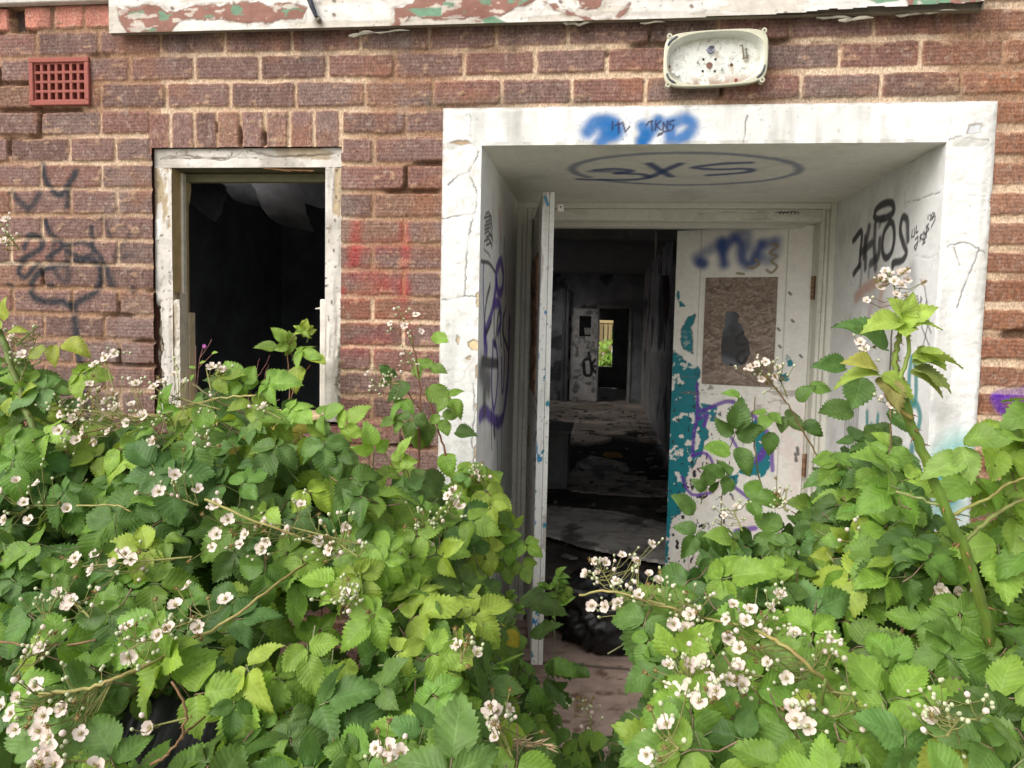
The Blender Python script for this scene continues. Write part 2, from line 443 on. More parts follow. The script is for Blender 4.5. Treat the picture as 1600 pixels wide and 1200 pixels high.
ROWJ[2] = [wpx(x, 30) for x in hd]+[wpx(176, 30)+.225*(i+1) for i in range(14)]
def extend(L):
    L = sorted(L)
    while L[0] > -2.3: L.insert(0, L[0]-PIT_X)
    while L[-1] < 4.7: L.append(L[-1]+PIT_X)
    return L
def row_joints(k):
    if k in ROWJ: return extend(ROWJ[k])
    a = k % 2 == 0
    L = [wpx(159, 300), wpx(64, 300)] if a else [wpx(182, 300), wpx(110, 300), wpx(16, 300)]
    L += [.42, wpx(633, 300) if a else wpx(583, 300), 1.4, 2.3, XS1+(.19 if a else .31)]
    return extend(L)
def brick_canvas(x0, x1, z0, z1, res):
    c = Canvas((x0, 0, z0), (1, 0, 0), (0, 0, 1), x1-x0, z1-z0, res, (.3, .2, .15)); c.seed = 40
    X = x0+c.u; Z = z0+c.v
    wob = (fbm(X*9, Z*9, 2, 3)-.5)*.006
    cz, zt, zb = course_coords(X, Z+wob)
    dz = np.minimum(zt-Z-wob, Z+wob-zb)
    sgn_top = (zt-Z) < (Z-zb)
    dx = np.full(X.shape, 9.); bid = np.zeros(X.shape, int)
    Xw = X+(fbm(X*9, Z*9, 9, 3)-.5)*.006
    for k in np.unique(cz):
        m = cz == k
        if k < 0: continue
        L = np.array(row_joints(int(k))); xs = Xw[m]
        i = np.searchsorted(L, xs); i = np.clip(i, 1, len(L)-1)
        dx[m] = np.minimum(xs-L[i-1], L[i]-xs); bid[m] = int(k)*97+i
    # soldier course over the window
    zS0 = ZW1; zS1 = np.interp(.4, JX, JZ[:, 6])
    so = (X > XW0-.01) & (X < XW1+.008) & (Z > zS0-.02) & (Z < zS1)
    LS = np.array([wpx(x, 200) for x in (229, 266, 303, 338, 375, 413, 452, 490, 531)])
    i = np.clip(np.searchsorted(LS, Xw), 1, len(LS)-1)
    sdx = np.minimum(Xw-LS[i-1], LS[i]-Xw)
    dx = np.where(so, sdx, dx); dz = np.where(so, zS1-Z-wob, dz); bid = np.where(so, 9000+i, bid)
    rb = _h(bid, bid*3+1, 5); rb2 = _h(bid, bid*5+2, 8); rb3 = _h(bid, bid*7+3, 12); rb4 = _h(bid, bid*11+3, 22)
    # joint half widths
    xr = sst(2.5, 2.75, X)
    hz = lerp(.0068, .0120, xr)+(fbm(X*5, Z*5, 31)-.5)*.006
    hz = hz+np.where((cz >= 3) & (cz <= 6) & (X > .2), .0015, 0)
    hx = .0055+(rb4-.5)*.004
    rag = (fbm(X*75, Z*75, 17, 3)-.5)*.0055
    e = np.minimum(dz-hz, dx-hx)+rag
    e = np.where((dz < .03) & (dx < .03), e-.002*(1-np.clip((dz-hz+dx-hx)/.02, 0, 1)), e)
    face = sst(-.0025, .0025, e)
    mort = 1-face
    miss = sst(.60, .68, fbm(X*3.1+4, Z*7, 55, 4)+np.where(X < .1, .03, -.05)+np.where((X < -.08) & (Z > 2.08), .13, 0))      # raked-out joints
    c.d = -mort*(.0035+.003*fbm(X*30, Z*30, 61, 3))-mort*miss*.014
    c.d += face*((rb-.5)*.005+(rb2-.5)*.06*np.clip(Z-((zt+zb)/2), -.04, .04)+(fbm(X*45, Z*45, 71, 4)-.5)*.0018-(1-sst(0, .006, e))*.0016)
    c.d += face*np.sin((Z)*2*math.pi/.0115+fbm(X*12, Z*12, 4)*4)*.0007*(1-so)
    # colour
    pur = srgb(133, 107, 101); red = srgb(137, 103, 94); org = srgb(139, 108, 93); gry = srgb(131, 111, 105); drk = srgb(120, 97, 91)
    t = rb3[..., None]
    base = np.where(t < .38, pur, np.where(t < .62, red, np.where(t < .78, gry, np.where(t < .9, drk, org))))
    base = lerp(base, srgb(148, 102, 74), (sst(2.3, 2.75, X)*.75)[..., None])
    base = base*(0.84+.16*rb)[..., None]
    base = lerp(base, srgb(168, 148, 136), (sst(.5, .8, fbm(X*130, Z*60, 81, 3))*.36)[..., None])        # pale drag marks
    base = lerp(base, srgb(84, 60, 54), (sst(.52, .8, fbm(X*110, Z*170, 85, 3))*.5)[..., None])
    bands = .5+.5*np.sin(Z*2*math.pi/.0115+fbm(X*12, Z*12, 4)*4)
    base = base*(1.06-.24*bands*(1-so))[..., None]
    base = lerp(base, srgb(150, 100, 70), (sst(.55, .75, fbm(X*6, Z*6, 88))*.35)[..., None])
    edge = (1-sst(.001, .012, e))*face
    base = lerp(base, srgb(158, 112, 84), (edge*.25)[..., None])
    pink = (cz == 2) & (X < -.03) & ~((X > wpx(15, 30)) & (X < wpx(36, 30)))
    base = np.where(pink[..., None], srgb(186, 128, 112)*(0.8+.4*fbm(X*20, Z*20, 91))[..., None], base)
    gap = (cz == 2) & (X > wpx(15, 30)) & (X < wpx(36, 30))
    base = np.where(gap[..., None], srgb(70, 58, 54), base); c.d = np.where(gap, -.03, c.d)
    mc = lerp(srgb(210, 190, 166), srgb(192, 166, 138), fbm(X*8, Z*8, 93)[..., None])
    mc = lerp(mc, srgb(146, 114, 90), (sst(.40, .66, fbm(X*3, Z*5, 97)+np.where(X < .1, .16, 0)+np.where((X > .7) & (X < 1.06), .02, 0)))[..., None]*.9)
    mc = mc*(.84+.28*fbm(X*110, Z*110, 99, 3))[..., None]
    mc = lerp(mc, srgb(88, 64, 50), (miss*.8)[..., None])
    c.c = base*face[..., None]+mc*mort[..., None]
    # mortar smears over the arrises
    sm = sst(.70, .80, fbm(X*26, Z*48, 101, 3)+.10*(1-sst(0, .016, e)))*face; c.paint(sm*.5, srgb(180, 150, 122)); c.d += sm*.002
    wt = sst(.60, .8, fbm(X*2.2, Z*2.2, 103))*.22; c.paint(wt*face, srgb(160, 140, 128))
    c.paint(sst(.5, .9, fbm(X*1.3+8, Z*.6, 107))*.16, srgb(62, 50, 46))
    x0_, x1_ = c.O[0], 0
    inw = (X > XW0+.001) & (X < XW1-.001) & (Z > ZW0) & (Z < ZW1-.001)
    ins = (X > XS0+.010) & (X < XS1-.010) & (Z < ZS1-.010)
    inv = (X > -.360) & (X < -.150) & (Z > 2.128) & (Z < 2.274)
    c.keep = ~(inw | ins | inv); c.face = face; c.c *= np.array([1.04, 1.01, .995])
    return c
wall = brick_canvas(-.95, 3.25, .30, 2.70, .0037)
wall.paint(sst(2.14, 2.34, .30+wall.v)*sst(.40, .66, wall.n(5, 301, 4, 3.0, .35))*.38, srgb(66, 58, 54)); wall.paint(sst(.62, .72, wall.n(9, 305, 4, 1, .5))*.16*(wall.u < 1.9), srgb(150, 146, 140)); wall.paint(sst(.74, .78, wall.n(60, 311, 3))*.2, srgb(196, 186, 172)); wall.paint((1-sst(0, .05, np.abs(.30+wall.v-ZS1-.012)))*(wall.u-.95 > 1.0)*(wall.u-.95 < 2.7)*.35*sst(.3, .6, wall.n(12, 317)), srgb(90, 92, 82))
CLEAN = wall.c.copy()
INK = srgb(48, 52, 58)
def spray(L, w, op=.96, soft=.75, col=INK): wall.stroke(L, w, col, soft, op, True, .5, .25)
spray([(66, 256), (73, 285), (92, 305), (106, 290), (119, 268)], .011)
spray([(106, 296), (104, 322)], .009, .85); spray([(18, 302), (45, 325), (62, 303)], .012, .8); spray([(45, 325), (42, 335)], .008, .5)
spray([(70, 345), (80, 368), (98, 383), (75, 403)], .010); spray([(85, 372), (82, 415), (106, 440), (104, 380)], .010, .65)
spray([(38, 388), (45, 370), (60, 370), (66, 385), (52, 396), (38, 405), (30, 425), (42, 432), (58, 412)], .011)
spray([(104, 384), (130, 378), (148, 392), (130, 402), (104, 392)], .009, .85); spray([(142, 355), (146, 385), (160, 405), (172, 445)], .009, .85); spray([(160, 342), (172, 368)], .010, .65)
spray([(202, 366), (178, 402), (205, 398)], .009, .5); spray([(150, 400), (170, 425), (178, 447)], .009, .55)
spray([(104, 412), (70, 420), (52, 440), (50, 460), (70, 471), (96, 471), (112, 478)], .012); spray([(112, 478), (150, 455), (158, 425), (145, 408), (118, 408)], .012)
spray([(115, 478), (119, 520), (124, 560), (134, 620), (140, 680)], .013, .9); spray([(0, 410), (20, 412), (34, 405)], .009, .6)
for q in ((15, 446), (78, 446), (207, 452)): spray([q, (q[0]+2, q[1]+1)], .012, .75)
RED = srgb(176, 32, 42)
for L, w, o in (([(556, 350), (555, 410)], .018, .75), ([(632, 352), (632, 400), (631, 460)], .015, .62), ([(556, 392), (585, 384), (632, 382)], .022, .42), ([(550, 428), (590, 432), (630, 455)], .026, .5),
                ([(545, 470), (600, 452)], .022, .35), ([(540, 545), (600, 535)], .03, .4), ([(535, 455), (532, 462)], .012, .7), ([(628, 470), (632, 520)], .02, .25), ([(560, 500), (640, 505)], .03, .22)):
    wall.stroke(L, w, RED, .95, o*.56, True, 1.2, .3)
PUR = srgb(88, 40, 150)
for L, w, o in (([(1640, 600), (1600, 612), (1560, 618), (1563, 636), (1590, 655), (1640, 664)], .014, .85), ([(1556, 618), (1600, 630), (1640, 634)], .012, .7), ([(1590, 655), (1600, 690), (1640, 720)], .02, .5)):
    wall.stroke(L, w, PUR, .7, o, True, .5, .2)
wall.stroke([(1600, 700), (1585, 730), (1600, 760)], .03, srgb(40, 44, 60), .8, .5)
take = np.clip(wall.face*(.84+.55*sst(.30, .62, wall.n(140, 401, 3)))+(1-wall.face)*(.5+.3*wall.n(80, 403, 3)), 0, 1)[..., None]; wall.c = CLEAN*(1-take)+wall.c*take
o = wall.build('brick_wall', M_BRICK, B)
for a_, b_ in ((-2.1, -.952), (3.252, 4.4)): brick_canvas(a_, b_, -.06, 2.70, .008).build('brick_wall', M_BRICK, B)
for a_, b_ in ((-.95, XS0+.008), (XS1-.008, 3.25)): brick_canvas(a_, b_, -.06, .304, .010).build('brick_plinth', M_BRICK, B)
# brick returns round the window hole, and the solid behind
mb = MB(); bc = srgb(112, 76, 64)
mb.box((XW0-.06, .028, ZW0-.06), (XW0, .11, ZW1+.06), bc*.9); mb.box((XW1, .028, ZW0-.06), (XW1+.06, .11, ZW1+.06), bc)
mb.box((XW0, .028, ZW1), (XW1, .11, ZW1+.06), bc*.8); mb.box((XW0, .028, ZW0-.06), (XW1, .11, ZW0), bc)
mb.box((XS0-.05, .028, 0), (XS0, .1, ZS1+.05), bc); mb.box((XS1, .028, 0), (XS1+.05, .1, ZS1+.05), bc); mb.box((XS0, .028, ZS1), (XS1, .1, ZS1+.05), bc*.8)
mb.build('brick_reveal', M_BRICK, B)

# --- air brick
mb = MB(); tc = srgb(156, 92, 82); x0, x1, z0, z1 = -.365, -.147, 2.123, 2.279
bw = .016
mb.box((x0, -.010, z0), (x1, .05, z0+bw), tc, .002); mb.box((x0, -.010, z1-bw), (x1, .05, z1), tc, .002)
mb.box((x0, -.0095, z0+bw), (x0+bw, .05, z1-bw), tc, .002); mb.box((x1-bw, -.0095, z0+bw), (x1, .05, z1-bw), tc, .002)
nx, nz = 7, 4; gx0, gx1, gz0, gz1 = x0+bw, x1-bw, z0+bw, z1-bw
pxg = (gx1-gx0)/nx; pzg = (gz1-gz0)/nz
for i in range(nx+1):
    xc = gx0+pxg*i; mb.box((xc-.0054, -.003, gz0), (xc+.0054, .05, gz1), tc*(.9+.2*rnd.random()), .0012)
for j in range(nz+1):
    zc = gz0+pzg*j; mb.box((gx0, -.0036, zc-.0045), (gx1, .05, zc+.0045), tc*(.9+.2*rnd.random()), .0012)
mb.box((x0, .05, z0), (x1, .056, z1), (.01, .01, .01))
tag(mb.build('air_brick', M_TERRA, B), 'red terracotta air brick with square holes')

# --- window
W = MB(); 
wf = Canvas((XW0, .016, ZW1-.062), (1, 0, 0), (0, 0, 1), XW1-XW0, .062, .003, srgb(214, 208, 200))
def flake(c, amt=.5, under=srgb(176, 158, 130), seed=1, vert=True, dep=.0012):
    n = c.n(22, seed, 5, *( (1.0, .18) if vert else (.18, 1.0)))
    m = sst(.60, .64, n+.05*(c.n(90, seed+2)-.5))*amt; c.paint(m, under); c.d -= m*dep
    g = c.n(60, seed+7, 4, *((1.0, .06) if vert else (.06, 1.0))); c.paint(sst(.56, .75, g)*.35*amt, srgb(120, 108, 92)); c.d -= sst(.6, .8, g)*.0008
    k = c.n(80, seed+11, 3); c.paint(sst(.76, .80, k)*.8*amt, srgb(74, 62, 50))
flake(wf, .9, vert=False); dirt(wf, .55)
wf.crack([(250, 248), (290, 243), (350, 250), (385, 236), (420, 243), (460, 244), (525, 240)], srgb(110, 98, 88), .0025)
wf.crack([(250, 249), (330, 246), (400, 247)], srgb(90, 80, 70), .002)
win = wf.build('window_frame', M_WOOD, B, .10, rim=srgb(110, 104, 86))
tag(win, 'rotten white timber window frame with no glass')
def jamb(x0, x1, z0, z1, y, thick, seed, rim, tilt=0):
    c = Canvas((x0, y, z0), (1, 0, 0), (0, 0, 1), x1-x0, z1-z0, .003, srgb(212, 206, 198)); c.seed = seed; c.d += (c.n(12, 1, 3, 1, .2)-.5)*.005
    flake(c, 1.0, seed=seed); dirt(c, .55, seed=seed+3); c.d -= sst(.62, .7, c.n(26, 41, 4, 1, .3))*.003; return c
zj1 = ZW1-.0625
c = jamb(XW0, XW0+.060, ZW0+.01, zj1, .015, .11, 21, None)
rot = sst(-.02, .03, .40-c.v+(c.n(18, 9)-.5)*.22)*sst(.01, .02, .034-c.u+(c.n(30, 3)-.5)*.04)
c.paint(rot, srgb(112, 92, 72)); c.paint(rot*sst(.5, .6, c.n(70, 4, 3, 1, .4)), srgb(190, 180, 162)); c.paint(rot*sst(.55, .65, c.n(50, 24, 3, 1, .3)), srgb(58, 46, 36)); c.d -= rot*(.004+.02*c.n(60, 5, 3, 1, .3))
c.stroke([(247, 345), (249, 360), (246, 372)], .006, srgb(240, 238, 232), .1, 1)
c.build('jamb', M_WOOD, win, .105, rim=srgb(186, 160, 116))
c = jamb(XW1-.058, XW1, ZW0+.01, zj1, .015, .11, 33, None)
rot = sst(-.02, .03, .30-c.v+(c.n(18, 9)-.5)*.2)*sst(.01, .02, c.u-.030+(c.n(30, 3)-.5)*.02)
c.paint(rot, srgb(176, 168, 152)); c.paint(rot*sst(.5, .62, c.n(120, 4, 3)), srgb(104, 90, 72)); c.d -= rot*.01*c.n(90, 5, 3)
for q in ((524, 306), (523, 343), (521, 390)): c.stroke([q, (q[0]+1, q[1]+3)], .003, (.08, .06, .05), .3, .9)
c.build('jamb', M_WOOD, win, .105, rim=srgb(160, 148, 120))
# weathered strip and stub on the left, inner beads
xi = XW0+.060
mb = MB(); mb.box((xi, .068, 1.50), (xi+.010, .090, zj1-.006), srgb(214, 206, 192), .002); mb.build('bead', M_WOOD, win)
bc_ = Canvas((xi+.0005, .020, ZW0+.02), (1, 0, 0), (0, 0, 1), .022, 1.505-ZW0-.02, .0025, srgb(218, 212, 200)); bc_.seed = 44; flake(bc_, .6, srgb(168, 150, 124), 3); dirt(bc_, .35); bc_.d += (bc_.n(60, 3)-.5)*.006; bc_.keep = bc_.v < bc_.h-.05*bc_.n(60, 9, 3, 1, .1); bc_.build('bead', M_WOOD, win, .05, rim=srgb(206, 196, 178))
mb = MB(); mb.box((xi+.0005, .076, ZW0+.02), (xi+.024, .118, 1.44), srgb(200, 184, 154), .003); mb.build('bead', M_WOOD, win)
xr_ = XW1-.058
mb = MB(); mb.box((xr_-.021, .024, ZW0+.02), (xr_, .07, 1.492), srgb(218, 212, 202), .003)
mb.tube([(xr_-.019, .030, 1.462), (xr_-.037, .026, 1.460)], [.004, .002], srgb(220, 215, 205), 6); mb.build('bead', M_WOOD, win)
mb = MB(); mb.box((xi, .095, zj1-.030), (xr_, .125, zj1-.002), srgb(120, 116, 92), .003)
for i in range(9):
    a = .45+.012*i; mb.tube([(a, .02+.002*i, zj1-.001), (a+.06+.02*rnd.random(), .03, zj1-.006-.004*rnd.random())], .0012, srgb(200, 150, 110), 4)
mb.build('bead', M_WOOD, win)
# sill
mb = MB(); mb.box((XW0+.0605, -.012, ZW0-.02), (XW1-.0585, .125, ZW0+.035), srgb(206, 182, 142), .006); 
tag(mb.build('window_sill', M_WOOD, win), None)
# curled veneer peeling off the left jamb
def curl(P0, ax, dn, w, L, k, col, name, mat, parent, n=9, m=7, seed=0, lobed=False):
    """ragged curling sheet hanging from P0; ax = width axis, dn = length axis"""
    P0 = np.array(P0, float); ax = np.array(ax, float); dn = np.array(dn, float); nn = np.cross(ax, dn)
    rr = np.random.default_rng(seed); V = []; C = []
    for i in range(n):
        t = i/(n-1)
        for j in range(m):
            s = j/(m-1)-.5; wl = w*((1-.75*max(0, t-.35+.3*rr.random()*t)) if not lobed else (1-.55*t*t)*(.92+.16*rr.random())+.10*math.sin(5*t+seed)); th = k*t*(1+.3*s)
            V.append(P0+ax*(s*wl)+dn*(L*math.sin(th)/max(k, .01))+nn*(L*(1-math.cos(th))/max(k, .01))+nn*.01*rr.random()*t)
            C.append(np.array(col)*(.85+.3*rr.random()))
    f = [(i*m+j, i*m+j+1, (i+1)*m+j+1, (i+1)*m+j) for i in range(n-1) for j in range(m-1)]
    mb = MB(); mb.add(V, f, C); return mb.build(name, mat, parent, True)
curl((xi+.004, .105, 1.90), (0, 1, 0), (.12, -.05, -1), .05, .24, .9, srgb(196, 176, 138), 'peeling_veneer', M_WOOD, win, seed=3)

# --- room behind the window
mb = MB(); rc = np.array([.30, .31, .33])
X0, X1, Y0, Y1, Z0, Z1 = -.9, .98, .12, 3.2, .1, 2.42
mb.box((X0, Y1, Z0), (X1, Y1+.1, Z1), rc); mb.box((X0-.1, Y0, Z0), (X0, Y1, Z1), rc); mb.box((X1, Y0, Z0), (X1+.05, Y1, Z1), rc)
mb.box((-.25, Y0, Z1), (X1, Y1, Z1+.05), rc*1.2); mb.box((X0, 1.25, Z1), (-.2501, Y1, Z1+.05), rc*1.2); mb.box((X0, Y0, Z1), (-.2501, .45, Z1+.05), rc*1.2); mb.box((X0, Y0, Z0-.05), (X1, Y1, Z0), rc)  # gap in the unseen part of this ceiling, added to let sky light in
mb.box((X0, Y0, Z0), (XW0-.0605, Y0+.03, Z1-.001), rc); mb.box((XW1+.0605, Y0, Z0), (X1, Y0+.03, Z1-.001), rc); mb.box((XW0-.06, Y0, ZW1+.0605), (XW1+.06, Y0+.03, Z1-.001), rc); mb.box((XW0-.06, Y0, Z0), (XW1+.06, Y0+.03, ZW0-.0605), rc)
room = mb.build('inner_room', M_INT, B)
for i, (px_, py_, yy, w, L, k) in enumerate(((350, 262, 2.2, .50, .22, .7), (392, 262, 1.5, .34, .20, 1.1), (432, 272, 1.2, .30, .28, 1.3), (478, 258, 1.6, .36, .20, .8), (318, 266, 1.9, .26, .26, .6))):
    p = at(px_, py_, yy)
    curl(p, (1, .2*math.sin(i*2), 0), (.1*math.cos(i*3), -.25, -1), w, L, k, np.array([.20, .20, .21]), 'peeling_paper', M_INT, room, 11, 9, i+20, True)

# --- fascia and eaves
fz0 = 2.338
fb = Canvas((-.047, -.045, fz0), (1, 0, 0), (0, 0, 1), 2.667, .16, .003, srgb(222, 218, 212)); fb.seed = 60
fb.d += (fb.n(14, 1, 4, .12, 1)-.5)*.004; flake(fb, .5, srgb(190, 178, 158), 4, False)
gr = fb.n(70, 12, 4, .03, 1); fb.paint(sst(.55, .8, gr)*.30, srgb(150, 140, 128)); dirt(fb, .18, srgb(140, 130, 118))
BRN = srgb(146, 106, 94); GRN = srgb(112, 146, 120)
big = [[(185, 12), (215, 14), (232, 6), (250, 10), (262, 20), (300, 10), (340, 8), (372, 5), (405, 2), (420, 8), (450, 3), (478, 14), (474, 32), (440, 30), (420, 36), (392, 35), (350, 30), (300, 30), (280, 34), (265, 50), (240, 52), (200, 50), (188, 30)],
       [(616, 14), (640, 8), (670, -8), (830, -8), (870, 10), (890, 18), (940, 34), (962, 28), (984, 8), (976, 22), (955, 38), (925, 38), (900, 27), (875, 18), (840, -2), (800, 16), (770, 28), (752, 34), (735, 28), (680, 30), (642, 24), (622, 44), (608, 44), (618, 34)],
       [(1415, -10), (1420, 8), (1430, 14), (1460, 22), (1485, 18), (1497, 8), (1530, 10), (1532, -10)], [(900, -10), (905, 12), (940, 14), (945, -10)]]
for i, L in enumerate(big):
    fb.patch(L, BRN, .010, 42, .0, srgb(112, 84, 72)); 
    sd = polysd(fb.u, fb.v, fb.pxs(L)); g = sst(.62, .64, fb.n(34, 30+i, 4, .6, 1))*(sd > .006); fb.paint(g, GRN)
    fb.d += (sd > 0)*.0012; fb.paint(sst(.60, .64, fb.n(60, 60+i, 4, .35, 1))*(sd > 0)*.8, srgb(206, 198, 186)); fb.paint(sst(.5, .7, fb.n(24, 70+i, 4, .25, 1))*(sd > .004)*.45, srgb(122, 84, 74)); fb.paint(sst(.0, .006, -sd)*sst(.014, .006, -sd)*sst(.45, .6, fb.n(50, 80+i))*.5, srgb(150, 140, 124))
for L in ([(635, 14), (690, 12), (690, 26), (655, 26)], [(752, 32), (770, 25), (790, 34), (792, 40), (765, 42)], [(1340, -8), (1370, 6), (1405, 2), (1410, -10)], [(1110, 32), (1120, 29), (1135, 33)]): fb.patch(L, GRN, .003, 60)
for q in ((521, 22), (521, 0), (1227, 20), (268, 12), (365, 5), (875, 2), (1080, 9)): fb.stroke([q, (q[0]+1.5, q[1]+1.5)], .005, srgb(92, 70, 56), .5, .85)
fb.stroke([(495, 34), (500, 40)], .012, srgb(120, 112, 100), .8, .7)
rg = fb.u-2.47+(fb.n(18, 40)-.5)*.10; fb.d -= sst(0, .03, rg)*0
br = (fb.v < .018*sst(1.9, 2.62, fb.u)*(.4+1.2*fb.n(13, 44, 4))) ; fb.keep &= ~br
fas = fb.build('fascia_board', M_WOOD, B, .022, rim=srgb(126, 118, 104)); tag(fas, 'white fascia board with brown and green paint flaking off')
fas2 = MB(); zt_ = at(90, 9, 0)[2]; fas2.box((-2.1, -.03, zt_), (-.049, .0, zt_+.14), srgb(196, 192, 186), .003)
fas2.build('eaves_board', M_WOOD, B)
mb = MB(); k0 = at(482, -6, -.06); k1 = at(494, 26, -.055)
mb.tube([k0, (k0+k1)/2+np.array([0, -.004, 0]), k1], [.009, .008, .006], srgb(60, 62, 74), 8); mb.tube([at(497, 30, -.046), at(499, 33, -.052)], [.010, .007], srgb(120, 110, 98), 10)
mb.build('iron_spike', M_RUST, fas)
# loose bits hanging under the board
mb = MB()
for (a, b, w) in (((545, 58), (585, 52), .007), ((585, 53), (640, 49), .003), ((880, 44), (905, 47), .006), ((900, 48), (925, 43), .005), ((1275, 36), (1330, 36), .005), ((1310, 41), (1365, 36), .006), ((1400, 33), (1440, 30), .006), ((1440, 29), (1500, 25), .004), ((1000, 45), (1040, 43), .003)):
    P = [at(lerp(a[0], b[0], t), lerp(a[1], b[1], t)-(9 if a[0] > 650 else 2)+1.2*math.sin(t*7), -.03-.008*rnd.random()) for t in np.linspace(0, 1, 6)]
    mb = MB(); mb.tube(P, [w*.4, w, w*.7, w, w*.8, w*.2], srgb(176, 170, 154)*(.6+.5*rnd.random()), 5); mb.build('paint_flake', M_WOOD, fas)
mb = MB(); mb.box((-2.1, -.03, 2.701), (4.4, .02, 2.82), (.5, .5, .48)); mb.box((-2.1, .03, 2.60), (-1.001, 3.3, 2.70), (.12, .12, .12)); mb.box((3.301, .03, 2.60), (4.4, 3.3, 2.70), (.12, .12, .12)); mb.box((-1.0, .03, 2.60), (3.3, .45, 2.70), (.12, .12, .12)); mb.box((-.25, .4501, 2.60), (3.3, 3.3, 2.70), (.12, .12, .12)); mb.box((-1.0, 1.25, 2.60), (-.2501, 3.3, 2.70), (.12, .12, .12)); mb.box((-.1, 3.3, 2.6), (2.9, 5.7, 2.7), (.12, .12, .12)); mb.box((-.1, 10.9, 2.6), (2.9, 16, 2.7), (.12, .12, .12)); mb.box((-.1, 5.7, 2.6), (.21, 10.9, 2.7), (.12, .12, .12)); mb.box((.70, 5.7, 2.6), (2.9, 10.9, 2.7), (.12, .12, .12))  # two unseen roof openings added to light the corridor and the window room
mb.build('roof', M_FLOOR, B)

# --- door surround
su = Canvas((XS0, YS, -.05), (1, 0, 0), (0, 0, 1), XS1-XS0, ZS1+.05, .003, srgb(224, 224, 221)); su.seed = 70
X = XS0+su.u; Z = su.v-.05
su.keep = ~((X > XI0+.001) & (X < XI1-.001) & (Z < ZI1-.001))
su.d += (su.n(16, 1, 4)-.5)*.004+(su.n(60, 2, 4)-.5)*.003*sst(2.3, 2.6, X)+(su.n(35, 3, 4)-.5)*.0012
fl = sst(.58, .60, su.n(13, 5, 5))*(X < 1.2); su.d -= fl*.0008; ed = fl*(1-sst(.60, .615, su.n(13, 5, 5))); su.paint(ed*.12, srgb(150, 142, 130))
edg = 1-sst(.0, .014, np.minimum.reduce([su.u+.002, su.w-su.u+.002, su.h-su.v+.002])+(su.n(50, 8)-.5)*.012); su.paint(edg*.5, srgb(150, 138, 124)); su.d -= edg*.004
su.paint(sst(.50, .85, su.n(5, 13, 5, 1.6, .5))*.34, srgb(176, 170, 158)); su.paint(sst(.60, .78, su.n(6, 47, 4, 3.5, .25))*.32, srgb(150, 146, 136)); su.paint(sst(.95, .45, Z)*sst(.35, .7, su.n(8, 49, 5))*.45, srgb(128, 124, 100)); su.paint(sst(.64, .70, su.n(34, 53, 4))*.30*(X < 1.2), srgb(176, 166, 150)); su.paint(sst(.78, .82, su.n(90, 14, 3))*.35, srgb(120, 110, 98))
for L in ([(748, 236), (744, 250), (736, 262), (733, 272), (740, 288), (745, 300), (744, 325), (738, 345), (732, 380), (729, 410), (727, 440), (727, 462)], [(690, 343), (715, 338), (744, 332)], [(690, 469), (715, 466), (728, 463), (748, 463)], [(700, 290), (715, 275), (735, 268)],
          [(735, 172), (736, 195), (735, 215)], [(1168, 180), (1165, 200), (1162, 222)], [(1484, 218), (1500, 214), (1525, 217), (1545, 219)], [(1510, 305), (1540, 307)], [(1480, 385), (1510, 380), (1540, 395)], [(1530, 390), (1510, 440), (1495, 480)], [(740, 600), (742, 640), (738, 690), (741, 730)], [(1490, 385), (1500, 415)]):
    su.crack(L)
for L, cc in (([(703, 223), (715, 219), (732, 220), (737, 224), (720, 227)], srgb(176, 152, 122)), ([(731, 535), (740, 530), (748, 534), (748, 546), (738, 547), (732, 541)], srgb(222, 200, 160)), ([(744, 460), (748, 456), (749, 478), (745, 480)], srgb(216, 196, 160)), ([(743, 572), (748, 570), (749, 590), (744, 590)], srgb(206, 186, 150)),
              ([(714, 523), (718, 528), (716, 538), (713, 532)], srgb(200, 184, 150)), ([(728, 560), (735, 556), (734, 562)], srgb(190, 170, 140)), ([(743, 632), (748, 630), (748, 640), (744, 641)], srgb(206, 186, 150)), ([(741, 700), (748, 690), (748, 715), (742, 716)], srgb(206, 186, 150)), ([(1515, 195), (1535, 192), (1532, 206), (1510, 210)], srgb(214, 216, 222))):
    su.patch(L, cc, .003, 80, .002, srgb(120, 104, 84))
BLU = srgb(14, 98, 164)
for L, w in (([(918, 206), (930, 192), (950, 190), (962, 198), (958, 210), (946, 216), (938, 224)], .024), ([(945, 200), (962, 205)], .026), ([(1003, 197), (1008, 212), (1002, 222)], .018), ([(1028, 188), (1018, 205), (1002, 222)], .018), ([(1045, 195), (1070, 188), (1082, 197), (1070, 212), (1050, 220), (1048, 200)], .022)):
    su.stroke(L, w, BLU, .75, .92, True, .5, .5)
PEN = srgb(44, 40, 66)
def pen(c, L, w=.0026, col=PEN, op=.9, smooth=False): c.stroke(L, w, col, .5, op, smooth, .2)
for L in ([(957, 190), (957, 203)], [(966, 190), (967, 208)], [(961, 196), (971, 193)], [(973, 191), (977, 206), (984, 198)], [(1010, 196), (1014, 190), (1020, 189)], [(1018, 189), (1019, 204)], [(1025, 188), (1024, 203)], [(1032, 189), (1025, 196), (1033, 203)], [(1036, 204), (1036, 191), (1043, 202), (1043, 189)], [(1053, 188), (1047, 190), (1046, 194), (1053, 196), (1050, 203), (1044, 204)], [(1046, 203), (1030, 209), (1028, 212), (1035, 209)]): pen(su, L)
su.paint(sst(.50, .72, su.n(70, 61, 3, .12, 1)*.5+su.n(6, 62)*.5)*.22, srgb(178, 176, 168)); su.paint((Z > ZI1)*sst(.56, .74, su.n(18, 63, 4, 1, .2))*.3, srgb(150, 148, 138)); su.paint((np.abs(Z-ZI1) < .012)*sst(.45, .6, su.n(30, 64))*.35, srgb(140, 134, 118))
